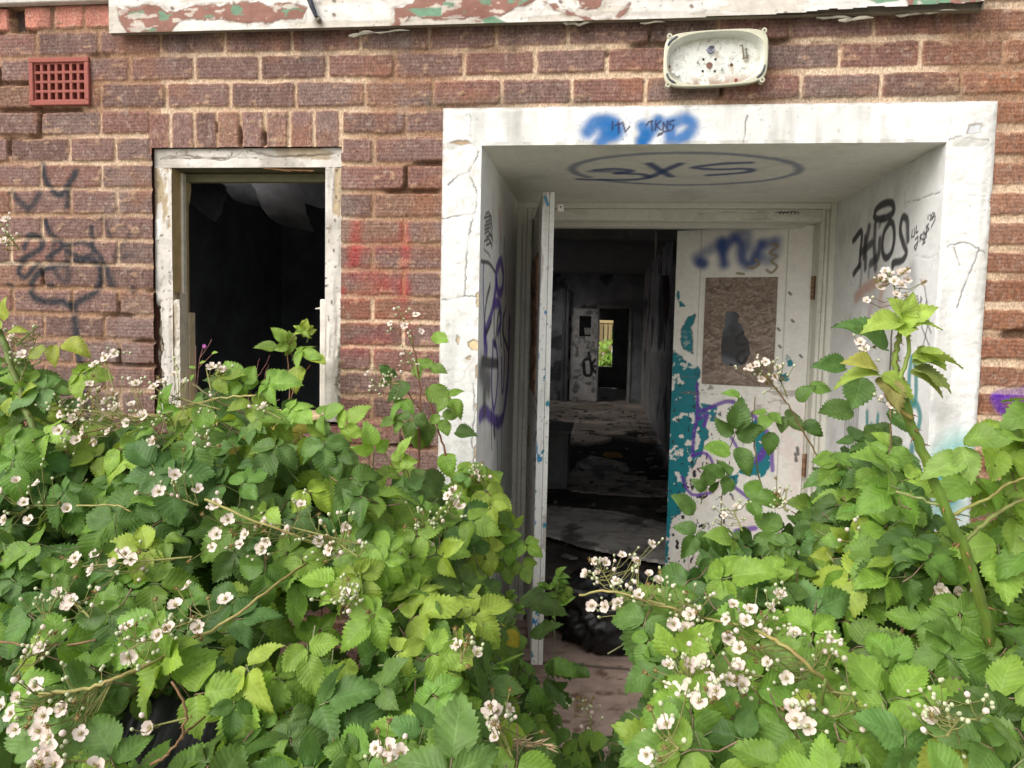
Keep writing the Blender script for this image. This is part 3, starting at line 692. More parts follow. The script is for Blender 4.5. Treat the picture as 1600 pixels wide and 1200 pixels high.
for L in ([(1475, 730), (1480, 760), (1478, 800)], [(1500, 700), (1490, 740)]): su.stroke(L, .05, srgb(60, 178, 168), .9, .55)
su.stroke([(1480, 745), (1485, 780)], .022, srgb(20, 120, 120), .8, .7); su.stroke([(1460, 640), (1475, 645)], .03, srgb(120, 120, 120), .95, .3)
sur = su.build('door_surround', M_PLASTER, B); tag(sur, 'cracked white rendered surround of the porch')
def reveal_dirt(c, s):
    c.seed = s; c.d += (c.n(10, 1, 4)-.5)*.004; dirt(c, .22, srgb(150, 145, 134), 3); c.paint(sst(.62, .85, c.n(3, 9, 4, 1, .25))*.35, srgb(140, 136, 126))
GW = srgb(232, 233, 232)
rl = Canvas((XI0, YS, -.02), (0, 1, 0), (0, 0, 1), D-YS+.02, ZI1+.02, .004, GW); reveal_dirt(rl, 80)
BLK = srgb(34, 34, 38); PU2 = srgb(84, 44, 158)
rl.stroke([(756, 415), (755, 470), (757, 520), (756, 560)], .010, PU2, .4, .8)
for L, w in (([(780, 410), (775, 430), (778, 455), (784, 455), (786, 430), (782, 408), (776, 420)], .022), ([(776, 440), (770, 480), (762, 510), (757, 530)], .022), ([(757, 520), (760, 545)], .034), ([(772, 475), (780, 475), (783, 500), (778, 520)], .02), ([(770, 540), (768, 600), (772, 640), (778, 590), (776, 545), (770, 535)], .014), ([(783, 560), (784, 610), (787, 600), (788, 550)], .013), ([(750, 650), (758, 642), (768, 652), (780, 660), (788, 640), (794, 580), (796, 500)], .026)): rl.stroke(L, w, PU2, .5, .88, True, .3, .2)
for L, w in (([(752, 408), (765, 412), (774, 425)], .007), ([(766, 445), (760, 470), (757, 500), (760, 520), (768, 500)], .010), ([(772, 480), (773, 540), (780, 485), (783, 540)], .012), ([(786, 490), (787, 545)], .010), ([(790, 480), (785, 515), (793, 545)], .012), ([(788, 370), (790, 420), (790, 460)], .006), ([(782, 372), (780, 395)], .007), ([(754, 565), (765, 567), (778, 568)], .020), ([(768, 640), (768, 700)], .008), ([(776, 650), (777, 720), (775, 800)], .006), ([(784, 650), (783, 760)], .006), ([(772, 670), (773, 680)], .02)): rl.stroke(L, w, BLK, .4, .85, True, .3)
for L, w in (([(752, 578), (758, 590), (764, 600)], .05), ([(757, 620), (757, 640)], .035)): rl.stroke(L, w, srgb(88, 88, 92), .7, .85)
for k in range(9):
    y_ = 335+k*6; rl.stroke([(757+rnd.random()*3, y_), (763+rnd.random()*4, y_-4), (768+rnd.random()*3, y_+5)], .005, BLK, .4, .8, False)
rl.stroke([(780, 335), (782, 365)], .03, srgb(220, 150, 150), .9, .5); rl.stroke([(757, 380), (757, 390), (762, 395), (766, 402)], .004, BLK, .4, .7)
for k in range(8): rl.stroke([(752+k*3.2, 850), (753+k*3.4, 890), (751+k*3, 900+rnd.random()*30)], .006, BLK, .4, .75)
tag(rl.build('porch_reveal', M_PLASTER, B), 'porch side wall with purple and black graffiti')
rr_ = Canvas((XI1, D+.02, -.02), (0, -1, 0), (0, 0, 1), D-YS+.02, ZI1+.02, .004, GW); reveal_dirt(rr_, 90)
SP = dict(soft=.35, op=.92, rag=.3)
rr_.stroke([(1366, 338), (1369, 327), (1382, 318), (1394, 318), (1396, 330), (1386, 340), (1371, 342), (1366, 338)], .014, BLK, **SP)
rr_.stroke([(1380, 340), (1374, 352)], .012, BLK, .6, .6)
rr_.stroke([(1333, 376), (1346, 362), (1345, 390), (1343, 415)], .014, BLK, **SP); rr_.stroke([(1334, 428), (1344, 414)], .013, BLK, **SP)
for L in ([(1358, 355), (1353, 385), (1352, 418)], [(1367, 352), (1366, 385), (1368, 418)], [(1345, 395), (1362, 380)], [(1375, 375), (1372, 400), (1360, 412)], [(1352, 372), (1350, 400)]): rr_.stroke(L, .017, srgb(52, 52, 56), .5, .85, True, .4)
for L in ([(1346, 410), (1346, 432), (1344, 446)], [(1358, 415), (1357, 432)], [(1368, 415), (1368, 424)]): rr_.stroke(L, .011, srgb(120, 120, 122), .8, .6)
rr_.stroke([(1390, 347), (1381, 365), (1379, 392), (1384, 403), (1393, 394), (1397, 370), (1395, 350), (1390, 347)], .013, BLK, **SP)
rr_.stroke([(1418, 375), (1417, 345), (1410, 340), (1406, 360), (1411, 380), (1416, 395), (1409, 407), (1396, 411), (1395, 416)], .013, BLK, **SP); rr_.stroke([(1417, 350), (1416, 376)], .016, srgb(120, 120, 122), .8, .5)
LP = lambda L: pen(rr_, L, .0034, BLK, .92)
LP([(1425, 360), (1424, 371), (1428, 369)]); LP([(1429, 357), (1429, 366)]); LP([(1432, 354), (1431, 364), (1434, 362)]); LP([(1430, 374), (1434, 370), (1433, 382), (1430, 391), (1428, 386), (1434, 378)]); LP([(1438, 367), (1437, 377)]); LP([(1441, 365), (1437, 371), (1442, 375)]); LP([(1443, 374), (1443, 362), (1447, 371), (1447, 357)]); LP([(1451, 350), (1447, 354), (1451, 358), (1445, 366)]); LP([(1445, 372), (1441, 382), (1445, 378)])
LP([(1450, 337), (1450, 342)]); LP([(1453, 336), (1456, 338), (1453, 344), (1457, 342)]); LP([(1457, 333), (1460, 334), (1457, 340), (1461, 338)]); LP([(1455, 355), (1461, 342)])
rr_.stroke([(1338, 465), (1350, 452), (1370, 440), (1384, 436)], .022, srgb(196, 140, 116), .6, .65); rr_.stroke([(1385, 440), (1378, 458), (1374, 470)], .014, srgb(210, 160, 140), .7, .5)
rr_.stroke([(1365, 468), (1358, 490), (1362, 510), (1370, 495), (1378, 475), (1386, 480)], .016, srgb(206, 178, 182), .7, .6)
for L in ([(1419, 463), (1414, 468), (1414, 478), (1420, 474)], [(1424, 466), (1421, 477), (1427, 476), (1428, 466), (1424, 466)], [(1432, 463), (1429, 478), (1436, 474), (1434, 462)], [(1438, 480), (1439, 464), (1441, 468), (1438, 472), (1443, 482)], [(1444, 445), (1450, 480), (1447, 500), (1455, 520)], [(1448, 470), (1440, 510), (1452, 540)], [(1452, 500), (1438, 560), (1452, 590)]): pen(rr_, L, .0036, srgb(70, 72, 78), .75)
TEA = srgb(22, 128, 128)
for L, w in (([(1424, 560), (1421, 590), (1422, 620), (1430, 625), (1432, 590), (1428, 560)], .014), ([(1426, 632), (1420, 645), (1421, 670), (1430, 680), (1437, 655), (1433, 634), (1426, 632)], .014), ([(1355, 645), (1356, 690), (1362, 665), (1368, 690), (1372, 650)], .014), ([(1340, 720), (1365, 700), (1380, 730)], .014), ([(1425, 700), (1420, 740), (1428, 780)], .02)): rr_.stroke(L, w, TEA, .6, .85)
for k in range(9): rr_.stroke([(1322+k*2.6, 612+rnd.random()*20), (1321+k*2.5, 650), (1318+k*2.6, 690+rnd.random()*40)], .006, srgb(60, 60, 62), .5, .6)
rr_.stroke([(1400, 560), (1392, 600), (1388, 640)], .05, srgb(110, 112, 118), .9, .5); rr_.stroke([(1425, 420), (1426, 440)], .03, srgb(120, 120, 122), .9, .45)
rr_.crack([(1470, 300), (1440, 310), (1412, 318)], srgb(150, 150, 148), .0014); rr_.crack([(1413, 300), (1413, 325)], srgb(120, 120, 118), .0014); rr_.crack([(1425, 400), (1450, 402), (1466, 396)], srgb(140, 140, 138), .0014)
tag(rr_.build('porch_reveal', M_PLASTER, B), 'porch side wall with black sprayed lettering')
so = Canvas((XI0, D+.02, ZI1), (1, 0, 0), (0, -1, 0), XI1-XI0, D-YS+.02, .004, srgb(228, 228, 218)); so.seed = 95
so.d += (so.n(9, 1, 4)-.5)*.003; dirt(so, .22, srgb(150, 146, 130)); NB = srgb(44, 72, 128)
el = [(1070+180*math.cos(t)*(1 if math.cos(t) > 0 else .98), 264+25*math.sin(t)) for t in np.linspace(2.6, 2.6+6.1, 40)]
so.stroke(el, .016, NB, .8, .62, False, .5, .15); so.paint(sst(1.05, 1.22, so.u)*sst(.45, .62, so.n(9, 31))*.0, NB)
for L in ([(932, 266), (960, 264), (985, 267), (965, 271)], [(965, 271), (1000, 272), (1012, 277), (985, 281), (935, 281), (905, 280)], [(1015, 256), (1028, 264), (1048, 276)], [(1063, 256), (1040, 266), (1018, 276)], [(1172, 254), (1130, 256), (1085, 262), (1120, 265), (1165, 264), (1172, 268), (1140, 272), (1108, 274)]): so.stroke(L, .017, NB, .65, .85, True, .4, .2)
so.stroke([(925, 268), (965, 268)], .02, NB, .8, .6)
so.build('porch_ceiling', M_PLASTER, B)
so.crack
# --- door frame
fr = MB(); fc = srgb(222, 221, 210)
def fbx(x0, x1, y0, y1, z0, z1, k=1.0, b=.004): fr.box((x0, y0, z0), (x1, y1, z1), fc*k, b)
XJ0, XJ1, ZJ = 1.247, 2.500, 1.902
fbx(XI0, XI0+.022, D-.030, D+.10, .05, ZI1, .98); fbx(XI0+.0222, XJ0, D-.012, D+.12, .05, ZJ+.06); fbx(XJ0-.016, XJ0+.004, D+.030, D+.119, .05, ZJ, .9)
fbx(XI1-.024, XI1, D-.030, D+.10, .05, ZI1, .98); fbx(XJ1, XI1-.0242, D-.012, D+.12, .05, ZJ+.06); fbx(XJ1-.012, XJ1+.012, D+.062, D+.119, .05, ZJ, .9)
fbx(XI0+.0224, XI1-.0244, D-.028, D+.10, ZI1-.026, ZI1-.0005, .97); fbx(XJ0+.0002, XJ1-.0002, D-.011, D+.12, ZJ, ZI1-.0262, 1.0); fbx(XJ0+.006, XJ1-.012, D+.062, D+.118, ZJ-.020, ZJ+.012, .85)
dfr = fr.build('door_frame', M_PAINT, B)
# paint wear on the frame: a thin flaked facing strip with scorch and splits
def strip(x0, x1, z0, z1, y, seed, vert):
    c = Canvas((x0, y, z0), (1, 0, 0), (0, 0, 1), x1-x0, z1-z0, .003, fc); c.seed = seed; flake(c, .25, srgb(150, 140, 120), seed, vert, .0006); dirt(c, .25, srgb(130, 122, 108)); return c
h = strip(XJ0+.003, XJ1-.003, ZJ+.003, ZI1-.029, D-.0125, 111, False)
h.crack([(1090, 333), (1150, 331), (1220, 329)], srgb(60, 54, 46), .002)
for k in range(6): h.stroke([(1212+k*6, 333-rnd.random()*3), (1222+k*5, 331), (1218+k*6, 334)], .003, (.04, .04, .04), .4, .8, False)
h.build('facing', M_PAINT, dfr)
for a, b, s in ((XI0+.026, XJ0-.003, 113), (XJ1+.003, XI1-.028, 117)):
    c = strip(a, b, .06, ZJ+.055, D-.0135, s, True)
    c.paint(sst(.004, .0, np.abs(c.u-c.w*.45+(c.n(6, 3, 3, .1, 1)-.5)*.006))*.7, srgb(84, 78, 68)); c.build('facing', M_PAINT, dfr)
# --- left door, standing open towards us
hinge = np.array([1.250, D+.03]); near = np.array([1.345, .385]); dv = near-hinge; DW = np.linalg.norm(dv); dv /= DW
LZ0, LZ1 = .135, 1.908
ld = Canvas((hinge[0], hinge[1], LZ0), (dv[0], dv[1], 0), (0, 0, 1), DW, LZ1-LZ0, .005, srgb(206, 204, 198)); ld.seed = 120
flake(ld, .6, srgb(120, 92, 78), 5); dirt(ld, .5)
for k in range(10): ld.stroke([(832+rnd.random()*8, 620+k*14), (838+rnd.random()*6, 640+k*12), (834+rnd.random()*8, 660+k*14)], .008, BLK, .4, .7)
ldo = ld.build('door', M_PAINT, B, .044); tag(ldo, 'white door leaf standing open with chipboard patch')
nrm = ld.N; thv = -nrm
ed = Canvas(np.array([near[0], near[1], LZ0])+.0015*np.array([dv[0], dv[1], 0]), thv, (0, 0, 1), .044, LZ1-LZ0, .002, srgb(224, 224, 220)); ed.seed = 125
flake(ed, .45, srgb(116, 86, 72), 7); dirt(ed, .25)
BL2 = srgb(60, 128, 176); ed.paint(sst(.72, .74, ed.n(50, 13, 4, 1, .3))*(ed.u < .03), BL2); ed.paint(sst(.76, .78, ed.n(40, 17, 4, 1, .6)), srgb(40, 130, 150))
ed.stroke([(852, 308), (856, 320)], .006, srgb(50, 130, 170), .4, .9); ed.paint(sst(.0, .0016, .0016-np.abs(ed.u-.026)), srgb(90, 84, 76))
ed.build('door_edge', M_PAINT, ldo)
op = Canvas(np.array([hinge[0], hinge[1], 0])+np.array([dv[0], dv[1], 0])*.09+nrm*.005+np.array([0, 0, 1.15]), (dv[0], dv[1], 0), (0, 0, 1), .42, .56, .005, srgb(150, 112, 88)); op.seed = 127
op.paint(sst(.5, .6, op.n(40, 3, 4, .3, 1)), srgb(92, 68, 54)); op.build('chipboard_panel', M_OSB, ldo, .004)
mb = MB(); p = at(874, 325, .39); mb.box(p-np.array([.006, .012, .014]), p+np.array([.016, .012, .012]), srgb(214, 206, 200), .003); mb.tube([p+np.array([.006, -.013, .002]), p+np.array([.006, -.016, .002])], .003, (.05, .04, .04), 8); mb.build('latch', M_PAINT, ldo)
def hinge_part(P, par, U=(1, 0, 0)):
    mb = MB(); P = np.array(P); 
    for k in range(5): mb.tube([P+np.array([0, 0, -.05+.0205*k]), P+np.array([0, 0, -.032+.0205*k])], .0075, srgb(150, 118, 88)*(.7+.5*rnd.random()), 8)
    mb.box(P+np.array([.006, -.001, -.052]), P+np.array([.020, .004, .052]), srgb(84, 58, 46), .001); mb.build('hinge', M_RUST, par)
for z in (1.62, .92): hinge_part((1.258, D-.004, z), ldo)
# --- right door, ajar inwards
hR = np.array([XJ1-.014, D+.050]); fR = np.array([1.916, 1.290]); dv = hR-fR; DWR = np.linalg.norm(dv); dv /= DWR
RZ0, RZ1 = .125, 1.893
rd = Canvas((fR[0], fR[1], RZ0), (dv[0], dv[1], 0), (0, 0, 1), DWR, RZ1-RZ0, .0035, srgb(232, 230, 222)); rd.seed = 130
rd.d += (rd.n(8, 1, 3)-.5)*.002; dirt(rd, .14, srgb(150, 142, 128)); 
jl = np.minimum(np.abs(rd.u-.115), np.abs(rd.u-.50)); rd.paint((1-sst(.001, .0035, jl))*sst(.4, .5, rd.n(3, 66, 2, .1, 1)+.1)*.55, srgb(110, 104, 92))
pinkm = sst(.45, .6, rd.n(5, 17))*sst(1.15, 1.0, rd.v+.125)*.35; rd.paint(pinkm, srgb(216, 188, 184))
TL = srgb(14, 120, 132)
rd.patch([(1046, 545), (1062, 552), (1078, 565), (1092, 578), (1092, 605), (1086, 625), (1100, 645), (1105, 680), (1100, 705), (1085, 722), (1076, 745), (1066, 770), (1062, 800), (1045, 812), (1030, 810)], TL, .022, 34, .0008, srgb(60, 70, 70))
rd.patch([(1088, 490), (1076, 494), (1066, 510), (1063, 530), (1068, 545), (1082, 552), (1083, 530), (1080, 512)], TL, .008, 60, .0008, srgb(60, 70, 70))
for L in ([(1056, 452), (1061, 455), (1060, 470), (1070, 478), (1062, 480)], [(1228, 553), (1236, 560), (1240, 572), (1230, 572)], [(1217, 585), (1232, 583), (1232, 597), (1222, 595)], [(1095, 630), (1120, 635), (1118, 660), (1100, 655)], [(1165, 660), (1185, 655), (1205, 690), (1205, 730), (1190, 745), (1150, 740), (1180, 715), (1180, 690)], [(1130, 745), (1155, 740), (1150, 760), (1130, 770)], [(1108, 860), (1114, 860), (1114, 900), (1109, 900)], [(1037, 800), (1050, 800), (1043, 880), (1033, 880)], [(1070, 800), (1080, 790), (1076, 810)]): rd.patch(L, TL, .010, 60, .0006)
wv = sst(.635, .65, rd.n(38, 21, 5))*sst(1.35, 1.05, rd.v); rd.paint(wv, srgb(224, 222, 214)); rd.d -= wv*.0008
bk = sst(.70, .715, rd.n(55, 23, 4, 1, .6))*sst(1.3, .8, rd.v)*sst(.42, .25, rd.u); rd.paint(bk, srgb(44, 42, 44))
PD = srgb(96, 42, 160)
for L, w in (([(1089, 600), (1090, 640), (1084, 680), (1082, 712)], .011), ([(1095, 643), (1138, 627), (1160, 640), (1180, 652), (1204, 682)], .013), ([(1117, 652), (1140, 680), (1152, 700)], .010), ([(1205, 680), (1207, 735)], .012), ([(1202, 690), (1190, 712), (1180, 720)], .022), ([(1082, 712), (1100, 708), (1112, 720), (1116, 745)], .010), ([(1065, 745), (1080, 772), (1110, 770)], .010), ([(1140, 755), (1172, 780)], .012), ([(1150, 830), (1180, 825)], .016), ([(1090, 655), (1105, 648), (1100, 665)], .012)): rd.stroke(L, w*.74, PD, .5, .85, True, .35, .25)
DB = srgb(44, 74, 140)
rd.stroke([(1094, 410), (1098, 412)], .026, DB, .7, .95)
for L, w, o_ in (([(1088, 402), (1108, 390), (1128, 376)], .024, .6), ([(1128, 380), (1131, 412)], .024, .95), ([(1130, 388), (1146, 374), (1158, 382), (1160, 405), (1172, 412), (1184, 395), (1190, 384)], .026, .9), ([(1150, 368), (1166, 366), (1170, 385)], .024, .6), ([(1188, 404), (1206, 402), (1212, 380)], .028, .6), ([(1190, 380), (1210, 378)], .02, .6)): rd.stroke(L, w, DB, .9, o_, True, .4, .2)
OL = srgb(140, 126, 92)
for L in ([(1205, 382), (1216, 384), (1203, 395), (1214, 400), (1205, 408), (1214, 416), (1206, 426), (1198, 422)], [(1180, 405), (1186, 412), (1176, 419), (1170, 417)], [(1152, 427), (1162, 428)]): rd.stroke(L, .006, OL, .4, .85)
for q in ((1233, 457), (1237, 500), (1215, 513), (1217, 540), (1250, 555), (1180, 800)): rd.stroke([q, (q[0]+3, q[1]+3)], .005, srgb(50, 50, 50), .3, .85)
for q in ((1246, 700), (1243, 710)): rd.stroke([q, (q[0]+1, q[1]+10)], .007, srgb(50, 50, 50), .5, .85, True, .9)
scr = sst(.68, .72, rd.n(30, 31, 4, .4, 1.3))*sst(.30, .24, np.abs(rd.v-.98)-.0)*.5; rd.paint(scr*sst(.1, .0, np.abs(rd.v-.99)-.06), srgb(120, 96, 92))
rdo = rd.build('door', M_PAINT, B, .044); tag(rdo, 'white door leaf ajar with flaking teal paint and holed chipboard')
P0 = rd.px(1103, 434); P1 = rd.px(1205, 605)
oc = Canvas(rd.O+rd.U*P0[0]+rd.V*P1[1]+rd.N*.004, rd.U, rd.V, P1[0]-P0[0]+.008, P0[1]-P1[1], .003, srgb(136, 120, 110)); oc.seed = 140
for k in range(1500):
    a = rnd.random()*oc.w; b = rnd.random()*oc.h; th = rnd.gauss(0, .6); L_ = .02+rnd.random()*.05
    jj = rnd.randint(-26, 22); cc = srgb(146+jj, 130+jj, 119+jj) if rnd.random() < .9 else srgb(104, 90, 80)
    oc.stroke([(a, b), (a+L_*math.cos(th), b+L_*math.sin(th))], .0022+rnd.random()*.003, cc, .3, .7, False, .1, 0, False)
hole = oc.pxs([(1134, 487), (1148, 487), (1154, 492), (1153, 504), (1160, 510), (1164, 525), (1170, 535), (1171, 552), (1166, 566), (1158, 571), (1135, 571), (1128, 565), (1127, 540), (1130, 520), (1133, 505)])
sdh = polysd(oc.u, oc.v, hole)+(oc.n(60, 3)-.5)*.008; oc.keep = sdh < 0; oc.paint(sst(-.008, 0, sdh)*.35, srgb(176, 150, 120)); oc.d += (oc.n(70, 6)-.5)*.003
oc.build('chipboard_panel', M_OSB, rdo)
hb = Canvas(oc.O+oc.N*-.0025+oc.U*.03+oc.V*.02, oc.U, oc.V, oc.w-.06, oc.h-.06, .003, srgb(92, 96, 104)); hb.seed = 141
hb.paint(sst(.5, .7, hb.n(6, 3)), srgb(46, 46, 50))
for L in ([(1160, 520), (1152, 528), (1152, 538), (1164, 538)], [(1163, 548), (1154, 552), (1152, 562), (1160, 568), (1166, 560)], [(1142, 570), (1150, 576), (1158, 574)]): hb.stroke(L, .007, (.012, .012, .012), .4, .95)
hb.build('backing_board', M_PAINT, rdo)
for z in (1.62, .83): hinge_part((hR[0]+.002, hR[1]-.018, z), rdo)

# --- interior shell of the corridor
YF = 11.81; gi = np.array([.42, .42, .43]); XL, XR = .2, 2.32; ZC = 2.5
mb = MB()
mb.box((.98, 1.17, .1), (1.08, 3.0, ZC), gi); mb.box((2.64, 1.17, .1), (2.74, 3.0, ZC), gi)
mb.box((1.081, 1.16, ZI1-.03), (2.639, 1.20, ZC), gi); mb.box((1.081, 1.16, .1), (XJ0-.01, 1.20, ZI1-.031), gi); mb.box((XJ1+.008, 1.16, .1), (2.639, 1.20, ZI1-.031), gi)
mb.box((XL-.1, 3.0, .1), (1.0, 3.12, ZC), gi); mb.box((XR, 3.0, .1), (2.74, 3.12, ZC), gi*.6); mb.box((1.001, 3.0, 2.06), (XR-.001, 3.12, ZC), gi*.8)
mb.box((XL-.1, 3.121, .1), (XL, YF-.001, ZC), gi)
mb.box((XL-.1, YF, .1), (1.49, YF+.12, ZC), gi); mb.box((2.083, YF, .1), (2.75, YF+.12, ZC), gi); mb.box((1.4905, YF, 1.866), (2.0825, YF+.12, ZC), gi)
mb.box((.70, 1.2, ZC+.001), (2.74, 10.9, ZC+.05), gi*.6); mb.box((XL-.1, 10.901, ZC+.001), (2.75, 16, ZC+.05), gi*.6); mb.box((XL-.1, 3.13, ZC+.001), (.699, 5.7, ZC+.05), gi*.6)  # ceiling left open out of view, added to brighten the corridor
Y2 = 15.6; a = at(934, 500, Y2); b = at(956, 575, Y2)
mb.box((XL-.1, Y2, .1), (a[0]-.25, Y2+.1, ZC), gi); mb.box((b[0], Y2, .1), (2.75, Y2+.1, ZC), gi); mb.box((a[0]-.249, Y2, a[2]), (b[0]-.001, Y2+.1, ZC), gi); mb.box((a[0]-.249, Y2, .1), (b[0]-.001, Y2+.1, b[2]), gi)
mb.box((a[0]-.24, Y2-.1, b[2]+.002), (b[0]-.002, Y2+.09, b[2]+.03), np.array([.55, .55, .52]))
mb.box((XL-.1, YF+.13, .1), (XL, Y2, ZC), gi); mb.box((2.65, YF+.13, .1), (2.75, Y2, ZC), gi)
shell = mb.build('inner_wall', M_INT, B)
wr = Canvas((XR, YF, .1), (0, -1, 0), (0, 0, 1), YF-3.13, ZC-.1, .02, np.array([.50, .48, .48])); wr.seed = 150
wr.paint(sst(.5, .62, wr.n(2.2, 3, 5)), np.array([.12, .12, .13])); wr.paint(sst(.58, .66, wr.n(3, 7, 5, 1, .4)), np.array([.62, .58, .56])); wr.paint((wr.v < 1.02)*.35, np.array([.12, .15, .16])); wr.paint(sst(.02, .0, np.abs(wr.v-1.03)), np.array([.34, .33, .31]))
for k in range(14):
    uu = 1+rnd.random()*6; vv = .5+rnd.random()*1.2; wr.stroke([(uu, vv), (uu+.15, vv+.2), (uu+.25, vv-.05), (uu+.4, vv+.15)], .02, (.02, .02, .03), .5, .7, True, .3, 0, False)
wr.build('corridor_wall', M_INT, B)
wb = Canvas((XL, YF-.01, .1), (1, 0, 0), (0, 0, 1), XR-XL, ZC-.1, .02, np.array([.34, .34, .36])); wb.seed = 155
wb.keep = ~((XL+wb.u > 1.48) & (XL+wb.u < 2.09) & (wb.v < 1.78)); wb.paint(sst(.5, .65, wb.n(2.5, 3, 5)), np.array([.25, .25, .25])); wb.paint(sst(.5, .6, wb.n(3.5, 9, 5))*.8, np.array([.06, .06, .07]))
wb.paint((XL+wb.u > 2.1)*.5, np.array([.18, .24, .24])); wb.paint(sst(.06, .02, np.abs(wb.v-1.86))*.6, np.array([.30, .29, .27]))
wb.build('corridor_wall', M_INT, B)
fd = Canvas((.99, YF-.06, .11), (1, 0, 0), (0, 0, 1), .50, 1.74, .01, np.array([.55, .54, .53])); fd.seed = 158; dirt(fd, .8, (.10, .10, .10)); fd.paint(sst(.55, .65, fd.n(9, 3, 4)), np.array([.2, .2, .2]))
fd.stroke([(912, 565), (914, 585), (924, 584), (922, 562), (914, 562)], .03, (.015, .015, .015), .4, .95); fd.stroke([(930, 562), (925, 570), (930, 582), (934, 574), (929, 572)], .025, (.015, .015, .015), .4, .95); fd.stroke([(920, 552), (922, 558)], .03, (.015, .015, .015), .4, .9)
q0 = fd.px(905, 525); q1 = fd.px(924, 494); fd.paint(((fd.u > q0[0]) & (fd.u < q1[0]) & (fd.v > q0[1]) & (fd.v < q1[1]))*1.0, (.012, .012, .015))
for k in range(4): fd.stroke([(914+k*2.6, 513), (915+k*2.6, 522)], .012, (.42, .42, .40), .3, .9, False)
tag(fd.build('inner_door', M_INT, B, .04), 'pale inner door at the far end of the corridor')
mb = MB()
for x_ in (1.46, 2.06): mb.box((x_, YF-.05, .1), (x_+.06, YF-.012, 1.93), (.30, .30, .29), .004)
mb.box((1.521, YF-.05, 1.86), (2.059, YF-.012, 1.93), (.30, .30, .29), .004); mb.build('inner_door_frame', M_INT, B)
# pipes and hanging strips inside
mb = MB()
for x_ in (.86, .93): mb.tube([(x_, YF-.2, .1), (x_, YF-.2, 2.2)], .03, (.16, .16, .17), 8)
mb.build('pipe', M_INT, B)
for i, (px_, py_, yy, w, L) in enumerate(((1024, 352, 1.5, .014, .16), (985, 352, 1.5, .01, .05), (1040, 430, 4.0, .06, .40))):
    curl(at(px_, py_, yy), (1, .2, 0), (.1, -.1, -1), w, L, .5, np.array([.20, .16, .15]), 'hanging_strip', M_INT, shell, seed=40+i)
# floor of the corridor
fl = Canvas((XL, 1.14, .1), (1, 0, 0), (0, 1, 0), 2.6, 14.5, .03, np.array([.30, .25, .21])); fl.seed = 160
for i_ in range(24): fl.paint((np.abs(fl.v-.62*i_) < .016)*.7, (.03, .025, .02))
fl.paint(sst(.45, .65, fl.n(1.6, 3, 5)), np.array([.46, .39, .33])); fl.paint(sst(.55, .7, fl.n(4, 5, 5)), np.array([.10, .09, .08])); fl.d += (fl.n(2, 7)-.5)*.03
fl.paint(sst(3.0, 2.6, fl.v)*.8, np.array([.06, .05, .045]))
fl.patch([(860, 690), (920, 692), (960, 684), (1040, 690), (1045, 752), (1005, 750), (985, 728), (930, 714), (900, 720), (890, 740), (860, 745)], np.array([.008, .008, .008]), .06, 3, .05); fl.patch([(978, 676), (995, 671), (1012, 676), (1005, 682), (982, 682)], np.array([.008, .008, .008]), .03, 6, .03)
for k in range(60):
    a_ = rnd.random()*2; b_ = 1.2+rnd.random()*2.4; fl.stroke([(a_, b_), (a_+.1*rnd.random(), b_+.1*rnd.random())], .02+.03*rnd.random(), (.3, .28, .25) if rnd.random() < .3 else (.02, .02, .02), .4, .7, False, .5, 0, False)
tag(fl.build('floor', M_FLOOR, None), kind='structure')
# ================================================================== PLANTS
def leaf_col(k):
    """k: 0 dark, 1 mid, 2 light, 3 yellow-green young, 4 bluish, 5 yellowing"""
    a = [(86, 118, 54), (112, 148, 60), (134, 168, 66), (152, 176, 70), (100, 134, 66), (176, 168, 76)][k]
    c = srgb(*a)*.92; j = rnd.gauss(0, .10); return np.clip(c*np.array([1+j+rnd.gauss(0, .06), 1+j, 1+j+rnd.gauss(0, .08)]), .004, 1)
def make_leaflet(seed, prof, NS=23, NCOL=6, tooth=.075):
    r = np.random.default_rng(seed); t = np.linspace(0, 1, NS); w = np.interp(t, *prof)
    alt = np.where(np.arange(NS) % 2 == 0, 1+tooth, 1-tooth); alt[0] = alt[-1] = 1
    s = np.linspace(-1, 1, NCOL+1); S, T = np.meshgrid(s, t)
    Wd = (w[:, None]*np.where(np.abs(S) > .99, alt[:, None], 1))
    X = S*Wd; Y = T+np.where(np.abs(S) > .99, (alt[:, None]-1)*.35, 0)+.04*np.abs(S)*np.sin(math.pi*T)*-1
    dr = r.uniform(.02, .42); fold = r.uniform(0, .6); tw = r.uniform(-.7, .7)
    Z = -dr*T**2+fold*np.abs(X)*(1-.4*T)+.035*np.sin(T*r.uniform(7, 12)+r.uniform(0, 6))*np.abs(S)**2+.02*np.sin(T*9+S*4+r.uniform(0, 6))-r.uniform(0, .12)*np.clip(T-.75, 0, 1)*4*T
    Z += tw*X*T; X = X+r.uniform(-.1, .1)*T**2
    V = np.stack([X, Y, Z], -1).reshape(-1, 3); idx = np.arange(V.shape[0]).reshape(NS, NCOL+1)
    q = np.stack([idx[:-1, :-1], idx[:-1, 1:], idx[1:, 1:], idx[1:, :-1]], -1).reshape(-1, 4)
    uv = np.stack([(S+1)/2, T], -1).reshape(-1, 2); return V, q, uv
PB = ([0, .04, .12, .25, .42, .6, .75, .87, .95, 1], [.03, .16, .27, .36, .41, .37, .27, .15, .06, .004])
PN = ([0, .06, .2, .4, .6, .8, .92, 1], [.02, .10, .20, .27, .24, .14, .06, .004])
PR = ([0, .05, .15, .35, .55, .75, .9, 1], [.03, .20, .33, .42, .42, .33, .18, .01])
LF = [make_leaflet(i, (PB[0], [q*(.82+.04*(i % 6)) for q in PB[1]])) for i in range(18)]; LN = [make_leaflet(50+i, PN, 17, 4, .10) for i in range(6)]; LR = [make_leaflet(80+i, PR, 15, 4, .05) for i in range(5)]
